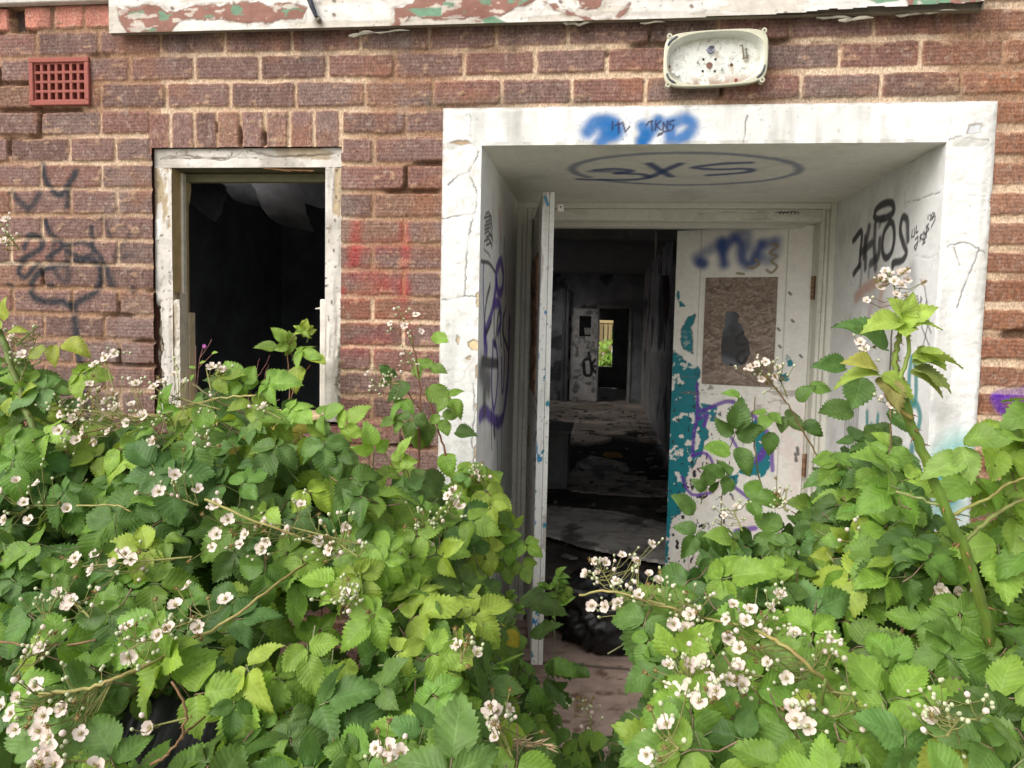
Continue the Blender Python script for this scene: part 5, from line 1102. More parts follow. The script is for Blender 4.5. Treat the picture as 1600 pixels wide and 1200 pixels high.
# ---------- 4. seedling in the window and the small pink herb
BW = plant('bramble_shoot', 455, 640, -.10, 'young bramble shoot standing in the dark opening of the window, at its right side')
mbW = MB()
for (x, y, d, L_, k, cf) in ((452, 538, (-.5, -.5, .75), .075, 2, 1), (478, 520, (.1, -.4, .9), .05, 3, 1), (470, 550, (.9, -.4, -.1), .08, 2, 1), (465, 572, (.1, -.5, -.9), .085, 3, 0), (488, 555, (.8, -.5, -.4), .06, 3, 0), (432, 545, (-.9, -.4, .2), .07, 1, 0)):
    (compound(mbW, at(x, y, -.12), d, unit(np.array([0, -.75, .65])), L_*.8, k, True, pet=.5) if cf else put_leaflet(mbW, LF, at(x, y, -.12), np.array(d, float), np.array([0, -.8, .6]), L_, leaf_col(k)))
for a_ in range(5): put_leaflet(mbW, LN, at(474, 516, -.12), np.array([math.cos(a_*1.2+.4), -.4, math.sin(a_*1.2+.4)*.8+.3]), np.array([0, -1, .4]), .034, leaf_col(3))
mbW.build('foliage', M_LEAF, BW, True)
cane(BW, [(455, 690), (452, 600), (450, 545), (470, 512)], [-.25, -.14, -.12, -.12], .0022, .0014, srgb(120, 90, 60)); cane(BW, [(440, 690), (458, 610), (485, 570)], [-.25, -.14, -.12], .0022, .0014, srgb(140, 92, 66))
for pts in ([(395, 600), (402, 575), (405, 560)], [(398, 595), (415, 570), (422, 555)], [(412, 600), (415, 580), (420, 570)]): cane(BW, pts, -.15, .0012, .0006, srgb(140, 90, 84))
HB = empty('wild_geranium', tuple(at(315, 640, -.2)*np.array([1, 1, 0]))); tag(HB, 'tiny wild geranium with one pink flower at the left side of the window', 'plant')
mb = MB()
for pts in ([(308, 600), (312, 560), (318, 541)], [(312, 560), (326, 540), (331, 530)], [(310, 575), (330, 555), (334, 552)], [(306, 590), (306, 555), (306, 540)]): mb.tube([at(x, y, -.2) for x, y in pts], .0011, srgb(134, 92, 84), 5)
q0 = at(308, 600, -.2); mb.tube([q0, (q0[0], -.22, .6), (q0[0]+.02, -.25, -.03)], .0016, srgb(120, 96, 70), 5); mb.build('stem', M_CANE, HB)
mb = MB(); c_ = at(319, 541, -.21)
for k in range(5):
    a_ = 2*math.pi*k/5; e = c_+.0078*np.array([math.cos(a_), 0, math.sin(a_)]); s_ = .0035*np.array([-math.sin(a_), 0, math.cos(a_)]); mb.add([c_, e*.5+c_*.5+s_, e, e*.5+c_*.5-s_], [(0, 1, 2, 3)], srgb(196, 104, 190))
ball(mb, c_, .0014, srgb(230, 190, 120)); mb.build('flower', M_PETAL, HB); mb = MB()
for (x, y, d) in ((306, 575, (-.6, -.3, .2)), (312, 568, (.7, -.3, .3)), (303, 585, (-.3, -.4, -.5)), (331, 552, (.4, -.2, .1))): put_leaflet(mb, LN, at(x, y, -.21), np.array(d, float), np.array([0, -.8, .5]), .022, leaf_col(2))
mb.build('foliage', M_WEED, HB, True)
# ---------- 5. weeds at the foot of the open door
WD = plant('weed_clump', 830, 1080, -.25, 'clump of dark wild rose and dock leaves at the foot of the open left door')
mbD = MB(); YW = lambda x, y: .05-.55*np.clip((y-900)/290, 0, 1.1)
def pinnate(mb, P, d, n, L, k, pairs=3):
    d = unit(d); n = unit(n-d*np.dot(n, d)); s_ = np.cross(d, n); c = leaf_col(k)
    mb.tube([P, P+d*L*.5-n*.01, P+d*L], .001, srgb(110, 120, 60), 4, False)
    for i in range(pairs):
        b = P+d*L*(.28+.24*i)
        for sg in (-1, 1): put_leaflet(mb, LR, b, d*.45+s_*sg, n, L*.30, c*rnd.uniform(.85, 1.12))
    put_leaflet(mb, LR, P+d*L, d, n, L*.34, c)
for k in range(64):
    x = rnd.uniform(770, 925); y = rnd.uniform(925, 1195)
    if polysd(np.array([[x]]), np.array([[y]]), PATH)[0, 0] > -8 or (x > 822 and y < 1035): continue
    n = lighting_dir(); d = np.array([rnd.gauss(.1, .8), -.5, rnd.gauss(0, .5)]); pinnate(mbD, at(x, y, YW(x, y)+rnd.uniform(0, .15)), d, n, rnd.uniform(.10, .17), 0 if rnd.random() < .6 else 1)
for (x, y, d, L_) in ((850, 1040, (1, -.3, .15), .12), (830, 995, (.8, -.2, .5), .11), (850, 1065, (.6, -.4, -.3), .10), (845, 1115, (-.1, -.4, -1), .14), (835, 1070, (.3, -.5, -.9), .15), (845, 1130, (.2, -.4, -1), .16), (812, 935, (1, -.2, .08), .15)): put_leaflet(mbD, LN, at(x, y, YW(x, y)-.05), np.array(d, float), np.array([rnd.gauss(0, .2), -.6, .8]), L_, leaf_col(0 if rnd.random() < .6 else 1))
for (x, y) in ((868, 900), (875, 930), (862, 945), (880, 945), (858, 920), (885, 915), (790, 935), (800, 950), (770, 930), (760, 925)): 
    for q in range(4): put_leaflet(mbD, LN, at(x, y, .12), np.array([rnd.gauss(0, .8), -.4, rnd.gauss(.2, .6)]), np.array([0, -.6, .8]), .05, leaf_col(1))
fill(mbD, [(880, 1165), (930, 1150), (985, 1170), (985, 1210), (880, 1210)], lambda x, y: -.45, .05, lambda x, y, l: rnd.choice((0, 0, 1)), (0, .1), .75, lib=LR)
mbD.build('foliage', M_WEED, WD, True)
for pts, c in (([(868, 1050), (866, 980), (872, 905)], srgb(96, 110, 60)), ([(815, 1160), (810, 1080), (806, 980)], srgb(120, 130, 80)), ([(790, 1060), (850, 1050), (900, 1060)], srgb(110, 110, 66)), ([(985, 1165), (945, 1160), (905, 1150)], srgb(130, 110, 80)), ([(960, 1150), (935, 1160), (925, 1180)], srgb(60, 46, 36))): cane(WD, pts, [YW(x, y)-.03 for x, y in pts], .0016, .001, c, 0, 'stem')
cluster(WD, [(940, 1190), (922, 1130), (915, 1100)], [], -.5, 14, 8, .9); 
GS = plant('dry_grass', 830, 1165, -1.05, 'straw coloured dry grass seed head lying over the leaves at the bottom'); GS['category'] = 'grass'
mb = MB(); S0 = [at(x, y, -1.12) for x, y in ((700, 1200), (760, 1165), (800, 1158), (856, 1168))]; mb.tube(S0, .0012, srgb(196, 172, 130), 5)
for k in range(70):
    t = rnd.random(); b = np.array([np.interp(.55+.45*t, [0, .33, .66, 1], [q[i] for q in S0]) for i in range(3)])+RG.normal(0, .003, 3); v = unit(np.array([.9, rnd.gauss(0, .3), rnd.gauss(-.1, .35)])); mb.tube([b, b+v*.008, b+v*.019], [.0009, .0016, .0002], srgb(206, 180, 140)*rnd.uniform(.75, 1.1), 4)
mb.build('seed_head', M_CANE, GS); 
mb = MB(); g0 = S0[0]; mb.tube([g0, (g0[0]-.03, g0[1]+.1, g0[2]-.35), (g0[0]-.02, g0[1]+.2, -.03)], [.0013, .0016, .002], srgb(170, 156, 110), 5); mb.build('stem', M_CANE, GS)
# ---------- 6. front right bush
BR = plant('bramble_bush', 1280, 1050, -1.0, 'broad flowering bramble bush in front of the doorway, right of the paved path')
YR = lambda x, y: -.66-.74*np.clip((y-860)/340, -.1, 1.1)+.16*nz2(x, y, 12)+.12*(1-float(sst(930, 1050, x)))
mbR = MB()
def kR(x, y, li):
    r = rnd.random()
    if li >= 2: return 0 if r < .6 else 1  # leaves further in are darkened in colour as inner shade
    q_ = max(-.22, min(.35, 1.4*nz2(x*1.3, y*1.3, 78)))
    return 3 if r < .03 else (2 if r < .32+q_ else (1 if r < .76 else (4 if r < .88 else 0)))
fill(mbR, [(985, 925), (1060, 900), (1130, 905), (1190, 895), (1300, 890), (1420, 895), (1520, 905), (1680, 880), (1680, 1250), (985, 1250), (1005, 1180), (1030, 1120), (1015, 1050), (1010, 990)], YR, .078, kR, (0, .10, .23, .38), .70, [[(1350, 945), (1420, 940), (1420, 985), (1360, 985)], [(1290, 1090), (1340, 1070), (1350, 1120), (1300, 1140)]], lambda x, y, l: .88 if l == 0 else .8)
fill(mbR, [(1060, 930), (1300, 910), (1680, 900), (1680, 1250), (1040, 1250), (1050, 1080)], lambda x, y: YR(x, y)*.60-.06, .085, lambda x, y, l: 0 if rnd.random() < .8 else 1, (0, .10), .60)  # added backing of dark leaves so the gaps read as shaded
for (x, y, L_, d, k) in ((1130, 905, .11, (.6, -.3, .3), 2), (1010, 965, .10, (-.3, -.4, -.9), 4), (1180, 960, .11, (-.3, -.4, -.9), 2), (1270, 990, .12, (-.2, -.4, -.9), 2), (1060, 1030, .09, (.4, -.4, .7), 2), (1080, 1095, .10, (0, -.4, -1), 2), (1180, 1080, .11, (.3, -.4, -.8), 1), (1320, 1060, .11, (.3, -.4, -.8), 1), (1340, 1010, .10, (.8, -.3, .1), 4), (1480, 1025, .10, (.8, -.3, -.4), 1), (1400, 900, .10, (.3, -.5, -.7), 1), (1470, 880, .11, (-.7, -.4, -.2), 2), (1540, 930, .12, (.5, -.5, -.7), 2), (1560, 890, .12, (1, -.3, .1), 2), (1500, 960, .11, (-.1, -.5, -.9), 1), (1400, 1090, .11, (.9, -.4, .1), 2), (1560, 1090, .11, (.9, -.4, .2), 2), (1240, 1140, .10, (.5, -.4, -.8), 1), (1060, 1150, .09, (-.8, -.4, -.2), 1), (1310, 1130, .11, (.8, -.4, -.5), 1), (1590, 1140, .11, (.4, -.4, -.7), 1)):
    compound(mbR, at(x, y, YR(x, y)-.05), d, unit(np.array([rnd.gauss(0, .2), -.75, .75])), L_*.84, k)
mbR.build('foliage', M_LEAF, BR, True)
for P, Y_, r, c in (([(1350, 1180), (1310, 1090), (1270, 1045), (1220, 1005), (1180, 985)], [-1.1, -1.15, -1.2, -1.18, -1.12], .0036, YC), ([(1180, 985), (1100, 965), (1030, 945), (960, 925), (905, 930)], [-1.0, -.95, -.92, -.88, -.86], .003, YC), ([(1400, 1010), (1420, 960), (1432, 930)], [-.9, -.88, -.86], .0036, srgb(140, 92, 80)), ([(1090, 1250), (1060, 1170), (1120, 1130)], [-1.0, -1.1, -1.15], .003, RC), ([(1210, 1250), (1130, 1170), (1060, 1130)], [-1.1, -1.15, -1.15], .003, srgb(120, 92, 62)), ([(1180, 1240), (1270, 1140), (1290, 1060)], [-1.2, -1.22, -1.25], .003, GC), ([(1420, 1200), (1380, 1170), (1345, 1120), (1335, 1085)], [-1.2, -1.22, -1.25, -1.25], .0026, GC)):
    cane(BR, P, Y_, r, r*.8, c, 5)
for k in range(9):
    x = 1.80+k*.11+rnd.uniform(-.05, .05); mb = MB(); y0 = -.35-rnd.random()*.5
    mb.tube([(x, y0, -.03), (x+rnd.uniform(-.1, .1), y0-.05, .35), (x+rnd.uniform(-.15, .15), y0-.15, .65), (x+rnd.uniform(-.2, .2), y0-.25, .85)], [.006, .0055, .005, .003], srgb(116, 92, 62), 7); mb.build('cane', M_CANE, BR, True)
yf = lambda x, y: YR(x, y)-.085
for ax, fl, nb, sp in (
    ([(1040, 945), (960, 925), (940, 890)], [(1018, 850), (993, 877), (962, 908), (1014, 898), (945, 880), (935, 896), (998, 930), (925, 947), (965, 942), (930, 878), (916, 898), (946, 948), (972, 868), (1028, 908)], 40, 5),
    ([(1090, 950), (1060, 940)], [(1078, 960), (1052, 975), (1072, 982)], 26, 5),
    ([(1270, 1045), (1220, 1005), (1190, 970), (1220, 935)], [(1218, 930), (1204, 950), (1197, 990), (1242, 990), (1172, 952), (1155, 1013), (1200, 1035), (1228, 1060), (1297, 1000), (1145, 945), (1135, 968), (1138, 998), (1165, 970)], 36, 8),
    ([(1260, 1060), (1160, 1055), (1110, 1060)], [(1158, 1070), (1138, 1062), (1106, 1060), (1118, 1080), (1100, 1035), (1154, 1040)], 26, 7),
    ([(1090, 1080), (1070, 1050)], [(1052, 1077), (1078, 1076), (1076, 1038), (1080, 1040), (1045, 1040), (1093, 1095)], 14, 4),
    ([(1330, 1085), (1290, 1080), (1245, 1120)], [(1243, 1125), (1236, 1105), (1262, 1135)], 16, 3),
    ([(1060, 1170), (1030, 1140)], [(1022, 1128), (1012, 1155), (1042, 1132), (1010, 1180)], 16, 6),
    ([(1480, 1150), (1500, 1122), (1530, 1125)], [(1458, 1120)], 18, 1), ([(1460, 1120), (1478, 1100), (1486, 1090)], [], 6, 0),
    ([(1560, 920), (1510, 925)], [(1525, 925), (1500, 925), (1468, 923)], 3, 2), ([(1300, 1120), (1345, 1110)], [], 8, 0), ([(1290, 1040), (1300, 1020)], [], 12, 0)):
    cluster(BR, ax, fl, yf, nb, sp)
# ---------- 7. bramble against the right door, porch shade put into its darker leaf colours
BD = plant('bramble_bush', 1250, 860, -.35, 'dark green bramble growing up against the teal and white right door')
YD = lambda x, y: -.22-.40*np.clip((y-700)/200, 0, 1)-.30*float(sst(1280, 1450, x))+.12*nz2(x, y, 15)
mbB = MB()
def kD(x, y, li):
    r = rnd.random(); b = float(sst(1280, 1420, x))
    if li >= 2: return 0  # innermost leaves all dark: shade painted by leaf colour
    return 2 if r < .05+.18*b else (1 if r < .34+.22*b else (0 if r < .9 else 4))
fill(mbB, [(1090, 905), (1120, 850), (1170, 835), (1240, 815), (1285, 780), (1290, 745), (1335, 690), (1380, 665), (1405, 690), (1425, 760), (1480, 850), (1500, 920), (1090, 920)], YD, .068, kD, (0, .10, .20), .68)
for (x, y, d, L_, k, cf) in ((1148, 680, (.1, -.3, .9), .10, 0, 1), (1150, 700, (.6, -.5, -.7), .08, 0, 0), (1140, 705, (-.9, -.3, .1), .075, 1, 0), (1140, 745, (-.8, -.3, .35), .08, 0, 1), (1105, 765, (0, -.3, 1), .06, 0, 1), (1090, 830, (-.4, -.4, -.7), .075, 0, 1), (1085, 800, (-.5, -.3, .6), .07, 0, 0), (1110, 830, (.5, -.4, -.8), .07, 0, 0), (1170, 780, (.8, -.3, .2), .085, 1, 1), (1150, 845, (-.5, -.4, .3), .08, 2, 1), (1200, 645, (-.2, -.4, -.3), .06, 1, 1), (1225, 650, (.7, -.4, -.5), .065, 0, 1), (1245, 625, (.5, -.3, .6), .06, 0, 0), (1205, 675, (-.1, -.4, -.9), .06, 0, 0), (1255, 660, (.7, -.4, -.3), .06, 0, 0), (1265, 605, (1, -.3, .1), .055, 1, 0), (1155, 620, (-.8, -.3, .3), .05, 1, 0), (1330, 640, (-.9, -.3, -.1), .09, 0, 0), (1345, 590, (-.2, -.4, -.7), .095, 0, 0), (1385, 645, (.8, -.4, -.4), .08, 0, 0), (1320, 575, (-.8, -.3, .3), .085, 0, 0), (1370, 520, (-.8, -.2, .35), .10, 0, 0), (1385, 545, (-.5, -.3, .35), .10, 0, 0), (1390, 700, (-.2, -.4, -.6), .10, 1, 1), (1310, 720, (-.4, -.4, -.5), .09, 1, 1), (1370, 740, (.5, -.4, -.5), .10, 2, 1), (1340, 790, (.4, -.4, -.6), .09, 1, 1), (1320, 850, (-.2, -.3, .5), .05, 3, 1), (1300, 870, (-.8, -.3, .2), .05, 3, 0), (1335, 830, (.3, -.3, .6), .05, 3, 0)):
    P = at(x, y, YD(x, y)-.06); (compound(mbB, P, d, unit(np.array([rnd.gauss(0, .2), -.75, .7])), L_*.85, k, False) if cf else put_leaflet(mbB, LF, P, np.array(d, float), np.array([rnd.gauss(0, .25), -.75, .7]), L_, leaf_col(k)))
mbB.build('foliage', M_LEAF, BD, True)
for P, Y_, r, c in (([(1300, 770), (1278, 715), (1250, 665), (1228, 628), (1205, 598), (1190, 585)], -.32, .0026, srgb(112, 96, 60)), ([(1195, 790), (1182, 720), (1176, 660), (1180, 620)], -.30, .0022, srgb(110, 100, 64)), ([(1127, 860), (1128, 780), (1140, 720)], -.28, .002, srgb(100, 96, 60)), ([(1480, 830), (1400, 855), (1330, 880), (1280, 885)], [-.7, -.62, -.55, -.5], .005, srgb(160, 124, 100)), ([(1440, 840), (1380, 890), (1340, 930)], -.62, .004, srgb(150, 104, 76)), ([(1390, 640), (1392, 540), (1400, 480), (1402, 455)], -.5, .0022, srgb(84, 76, 60)), ([(1380, 800), (1392, 700), (1391, 640)], -.5, .003, srgb(110, 96, 60)), ([(1240, 880), (1360, 870), (1440, 880)], -.58, .003, srgb(170, 130, 104))): cane(BD, P, Y_, r, r*.7, c, 3)
for k in range(7):
    x = 2.05+k*.08; mb = MB(); mb.tube([(x, -.30, -.03), (x+rnd.uniform(-.08, .08), -.28, .4), (x+rnd.uniform(-.1, .1), -.32, .85)], [.005, .0045, .003], srgb(110, 92, 62), 7); mb.build('cane', M_CANE, BD, True)
yf = lambda x, y: YD(x, y)-.09
for ax, fl, nb, sp, Yv in (([(1228, 628), (1200, 590), (1180, 575)], [(1182, 570), (1190, 592), (1172, 575), (1196, 566)], 16, 4, yf), ([(1230, 620), (1218, 590)], [(1215, 575), (1212, 590)], 10, 5, yf), ([(1400, 500), (1398, 450), (1390, 430)], [(1400, 460), (1408, 446), (1374, 449), (1378, 434), (1383, 424), (1414, 424), (1440, 443), (1354, 470), (1418, 438), (1408, 428), (1397, 440)], 8, 5, -.56), ([(1345, 560), (1352, 540)], [(1350, 545), (1344, 535)], 5, 4, -.5), ([(1230, 800), (1215, 770)], [], 14, 7, yf), ([(1160, 830), (1145, 795)], [(1150, 793), (1132, 805)], 10, 0, yf), ([(1395, 640), (1385, 630)], [(1392, 632)], 5, 0, -.7), ([(1345, 850), (1340, 835)], [], 8, 0, yf)): cluster(BD, ax, fl, Yv, nb, sp, .9)
# ---------- 8. the tall thick thorny cane
TC = plant('bramble_cane', 1530, 1100, -1.0, 'tall thick thorny green cane with pale young leaves, leaning across the right porch side')
yc = -1.02
cane(TC, [(1572, 1160), (1560, 1060), (1540, 970), (1515, 885), (1480, 800), (1445, 715), (1415, 640), (1400, 600)], [-.92, -.95, -.98, -1.0, yc, yc, yc, yc], .0100, .0070, srgb(98, 126, 46), 60)
cane(TC, [(1402, 605), (1398, 560), (1408, 520), (1412, 500)], yc, .0062, .0034, srgb(120, 140, 60), 14); cane(TC, [(1405, 600), (1420, 550), (1418, 510)], yc-.01, .004, .003, srgb(130, 150, 66), 8); cane(TC, [(1425, 660), (1415, 600), (1400, 585)], yc, .003, .002, srgb(120, 140, 60), 4); cane(TC, [(1425, 655), (1395, 630), (1380, 605), (1375, 590)], yc-.01, .0042, .003, srgb(140, 126, 66), 8)
cane(TC, [(1485, 805), (1530, 785), (1570, 760), (1605, 745)], yc, .003, .002, srgb(140, 140, 76), 5); cane(TC, [(1450, 735), (1475, 728), (1490, 722)], yc, .003, .002, srgb(120, 130, 60), 3); cane(TC, [(1470, 790), (1440, 780), (1400, 768)], yc, .0025, .002, srgb(140, 150, 96), 2); cane(TC, [(1505, 850), (1540, 815), (1580, 790), (1620, 770)], yc+.02, .004, .003, srgb(120, 130, 66), 4)
mb = MB(); q0 = at(1572, 1160, -.92); mb.tube([q0, (q0[0]+.01, -.86, q0[2]*.5), (q0[0]+.02, -.82, -.03)], [.0125, .0135, .015], srgb(104, 112, 56), 9); mb.build('cane', M_CANE, TC, True)
mbT = MB(); yg = srgb(164, 190, 84)*.9; og = srgb(164, 158, 92)*.8
for (x, y, d, L_, c, nrm_) in ((1408, 505, (-.75, -.3, .12), .085, yg, (0, -.5, .9)), (1412, 500, (-.35, -.4, .55), .06, yg, (.3, -.8, .5)), (1412, 500, (.15, -.5, .8), .055, yg, (0, -.9, .4)), (1416, 502, (.55, -.3, .55), .06, yg, (-.2, -.8, .5)), (1416, 505, (.8, -.3, .05), .065, yg, (0, -.6, .8)), (1412, 508, (-.1, -.6, -.2), .06, yg*1.05, (0, -.9, .4)), (1406, 510, (.3, -.6, .4), .045, yg*1.1, (0, -.9, .5)),
    (1372, 580, (-.75, -.3, .42), .075, srgb(164, 164, 78)*.9, (.2, -.5, .85)), (1372, 583, (-1, -.3, -.02), .085, yg*.9, (0, -.45, .9)), (1380, 588, (.1, -.7, -.45), .085, og, (0, -.9, .45)), (1378, 585, (.75, -.4, -.3), .075, yg*.85, (0, -.6, .8)),
    (1425, 560, (.8, -.4, .12), .05, yg, (0, -.6, .8)), (1432, 552, (1, -.3, -.05), .085, yg*.8, (0, -.35, .95)), (1438, 548, (.85, -.4, -.5), .06, yg*.95, (.1, -.7, .7)), (1425, 565, (.7, -.4, .05), .055, srgb(140, 160, 84)*.85, (0, -.5, .85)),
    (1422, 582, (.95, -.3, -.35), .075, srgb(150, 164, 88)*.85, (0, -.4, .9)), (1428, 575, (1, -.3, -.25), .08, srgb(140, 156, 80)*.85, (0, -.35, .95)), (1500, 715, (-.8, -.4, -.35), .085, srgb(140, 172, 84)*.95, (.1, -.7, .7)), (1500, 698, (.1, -.6, -.6), .075, srgb(138, 168, 84)*.92, (0, -.8, .6)), (1505, 690, (.5, -.4, .3), .08, srgb(124, 156, 70)*.85, (0, -.5, .85))):
    put_leaflet(mbT, LF, at(x, y, yc-.01), np.array(d, float), np.array(nrm_, float), L_*.84, c*rnd.uniform(.92, 1.08))
for (x, y, d, L_, k) in ((1545, 690, (.9, -.3, .12), .10, 2), (1560, 705, (.8, -.5, -.4), .09, 2), (1600, 690, (-.3, -.4, .2), .09, 2), (1530, 745, (-.6, -.4, -.1), .10, 2), (1570, 760, (.4, -.5, -.5), .11, 2), (1580, 735, (.7, -.4, .3), .10, 2), (1590, 810, (.5, -.4, -.5), .11, 2), (1560, 850, (-.1, -.4, -.6), .11, 2), (1590, 870, (.8, -.4, -.2), .11, 1), (1600, 780, (.8, -.3, .2), .1, 3), (1400, 765, (-.8, -.4, -.2), .09, 2), (1390, 735, (-.5, -.4, .4), .09, 2), (1620, 720, (-.6, -.4, -.5), .1, 2), (1640, 640, (-.8, -.3, -.1), .09, 1), (1625, 840, (-.6, -.4, -.4), .11, 1)): compound(mbT, at(x, y, yc+rnd.uniform(.08, .16)), d, unit(np.array([rnd.gauss(0, .15), -.65, .8])), L_*.84, k, False, back=at(x+rnd.uniform(5, 30), y+rnd.uniform(15, 50), yc+.05))
fill(mbT, [(1510, 830), (1560, 790), (1660, 760), (1680, 900), (1510, 900)], lambda x, y: yc+.22, .085, lambda x, y, l: rnd.choice((1, 1, 2, 0)), (0, .12), .7)
mbT.build('foliage', M_LEAF, TC, True)
# far greenery behind the building
FB = empty('garden_bush', (1.7, 19.2, 0)); tag(FB, 'green garden bush in front of the paling fence beyond the far opening', 'bush'); mb = MB()
for k in range(420):
    p = np.array([1.8+rnd.gauss(0, .5), 19.1+rnd.gauss(0, .25), abs(rnd.gauss(.45, .35))]); put_leaflet(mb, LF, p, RG.normal(size=3), lighting_dir(), .12+.08*rnd.random(), leaf_col(rnd.choice((1, 2, 2, 3))))
mb.build('foliage', M_LEAF, FB, True); mb = MB(); mb.tube([(1.7, 19.2, -.03), (1.75, 19.15, .5), (1.8, 19.1, .9)], [.02, .015, .006], srgb(110, 90, 60), 7); mb.build('stem', M_CANE, FB)
# ================================================================== LOOSE THINGS
# bulkhead lamp base over the porch
lx0, lx1, lz0, lz1 = 1.733, 2.036, 2.139, 2.303; lc = np.array([(lx0+lx1)/2, 0, (lz0+lz1)/2]); lw = (lx1-lx0)/2; lh = (lz1-lz0)/2
L = empty('lamp_base', (lc[0], 0, lc[2])); tag(L, 'empty cream bulkhead lamp housing screwed to the bricks above the porch', 'wall lamp')
def ring(sx, sz, y, n=64, k=7.0):
    P = []
    for i in range(n):
        t = 2*math.pi*i/n; c, s = math.cos(t), math.sin(t)
        r = (abs(c)**k+abs(s)**k)**(-1/k)
        bx_ = 1+.035*(1-(s*r)**2) if abs(c) > abs(s) else 1; bz = 1+.06*(1-(c*r)**2) if abs(s) >= abs(c) else 1
        P.append((lc[0]+sx*c*r*.965*bx_, y, lc[2]+sz*s*r*.94*bz+(c*r*sx)*.035))
    return P
def loft(mb, rings, cols, n=64, cap=True):
    V = np.array(rings).reshape(-1, 3); f = []
    for i in range(len(rings)-1):
        for j in range(n): f.append((i*n+j, i*n+(j+1) % n, (i+1)*n+(j+1) % n, (i+1)*n+j))
    if cap: f.append(tuple((len(rings)-1)*n+j for j in range(n)))
    mb.add(V, f, np.repeat(np.array(cols), n, axis=0))
mb = MB(); cr = srgb(204, 202, 178); wt_ = srgb(224, 226, 218)
loft(mb, [ring(lw*.94, lh*.90, .004), ring(lw, lh*.97, -.030), ring(lw*1.0, lh, -.040), ring(lw*.985, lh*.98, -.044), ring(lw*.955, lh*.955, -.044)], [cr*.8, cr*.9, cr, cr, cr], cap=False)
V = mb; V.build('housing', M_PLASTIC, L, True)
mb = MB(); loft(mb, [ring(lw*.956, lh*.956, -.0436), ring(lw*.935, lh*.935, -.0436, k=3.4), ring(lw*.925, lh*.925, -.040, k=3.4), ring(lw*.89, lh*.87, -.014, k=3), ring(lw*.87, lh*.84, -.008, k=3)], [cr*.95, cr, wt_*.9, wt_*.9, wt_*.9]); mb.build('tray', M_PLASTIC, L, False)
mb = MB()
for (sx, sz, a0, a1) in ((-1, 1, 2.30, 2.62), (-1, -1, 3.62, 4.0), (1, -1, 5.5, 5.95)):
    P_ = [np.array(ring(lw*.945, lh*.945, -.0442, 200, 5.0)[int(t*200/6.2832)]) for t in np.linspace(a0, a1, 9)]; mb.tube(P_, [.001]+[.0035]*7+[.001], srgb(70, 74, 84), 5)
mb.build('gasket', M_PLASTIC, L)
lf = Canvas((lc[0]-lw*.9, -.0104, lc[2]-lh*.9), (1, 0, 0), (0, 0, 1), lw*1.8, lh*1.8, .0022, wt_*.92); lf.seed = 210
sx_ = (lf.u-lw*.9)/(lw*.885); sz_ = (lf.v-lh*.9-(lf.u-lw*.9)*.035)/(lh*.865); rr_2 = np.abs(sx_)**3+np.abs(sz_)**3; lf.keep = rr_2 < 1
lf.paint(sst(.55, 1.0, rr_2)*(.25+.75*lf.n(40, 3))*.55, srgb(176, 166, 140)); lf.paint(sst(-.35, -.95, sz_)*sst(.40, .62, lf.n(45, 5))*.8, srgb(150, 112, 84)); lf.paint(sst(.45, .95, sz_)*.4, srgb(160, 162, 132)); lf.paint(sst(.55, .70, lf.n(70, 7, 4))*.30, srgb(150, 144, 132)); lf.paint(sst(.72, .76, lf.n(150, 9, 2))*.5, srgb(110, 100, 90))
for q in ((1045.5, 106), (1143, 104), (1150, 129), (1120, 84), (1166, 90)): lf.stroke([q, (q[0]+.5, q[1]+5)], .006, srgb(160, 130, 96), .9, .55)
lf.build('back_plate', M_PLASTIC, L)
def disc(mb, x, z, y, r, col, n=16, dep=.0012, sx=1.0):
    P = [(x+r*sx*math.cos(2*math.pi*i/n), y, z+r*math.sin(2*math.pi*i/n)) for i in range(n)]
    Q = [(p[0], y+dep, p[2]) for p in P]
    mb.add(P+Q, [tuple(range(n))]+[((i+1) % n, i, i+n, (i+1) % n+n) for i in range(n)], col)
def lpx(x, y): p = at(x, y, -.012); return p[0], p[2]
mb = MB(); yb = -.0118
for (x, y, r, c) in ((1108.5, 102, .0095, srgb(120, 86, 76)), (1045.5, 104, .0045, srgb(110, 70, 30)), (1143, 101, .0045, srgb(90, 50, 30)), (1150, 125, .005, srgb(120, 64, 40)), (1099, 92.5, .0036, (.02, .02, .02)), (1118, 92.5, .0036, (.02, .02, .02)), (1098, 111, .0036, (.02, .02, .02)), (1117, 111, .0036, (.02, .02, .02)), (1166, 77, .003, (.03, .03, .03)), (1168, 87, .003, (.06, .05, .05))): disc(mb, *lpx(x, y), yb, r, c)
mb.build('screw_hole', M_RUST, L)
mb = MB()
x, z = lpx(1110, 78); mb.tube([(x, -.010, z), (x, -.020, z)], [.011, .010], srgb(130, 130, 150), 14); disc(mb, x+.003, z+.005, -.0205, .005, (.05, .05, .06), sx=1.6); disc(mb, x-.004, z, -.0206, .002, (.02, .02, .02)); disc(mb, x+.001, z-.004, -.0206, .002, (.02, .02, .02))
mb.build('terminal', M_PLASTIC, L)
for (x, y) in ((1090, 95), (1128, 106)): mb = MB(); x, z = lpx(x, y); mb.tube([(x, -.010, z-.004), (x, -.024, z-.004)], .003, srgb(180, 182, 178), 8); mb.build('peg', M_PLASTIC, L)
mb = MB()
for (a, b) in (((1156, 72), (1160, 70)), ((1160, 70), (1162, 90)), ((1160, 92), (1168, 89)), ((1166, 78), (1168, 92))): p = at(*a, -.02); q = at(*b, -.02); mb.tube([p, q], .0022, srgb(120, 112, 96), 6)
mb.build('bracket', M_RUST, L)
for (x, y, r) in ((1058, 117, .006), (1051, 114, .004)): mb = MB(); x, z = lpx(x, y); mb.tube([(x, -.01, z), (x, -.022, z)], r, srgb(226, 226, 220), 10); mb.build('peg', M_PLASTIC, L)
mb = MB()
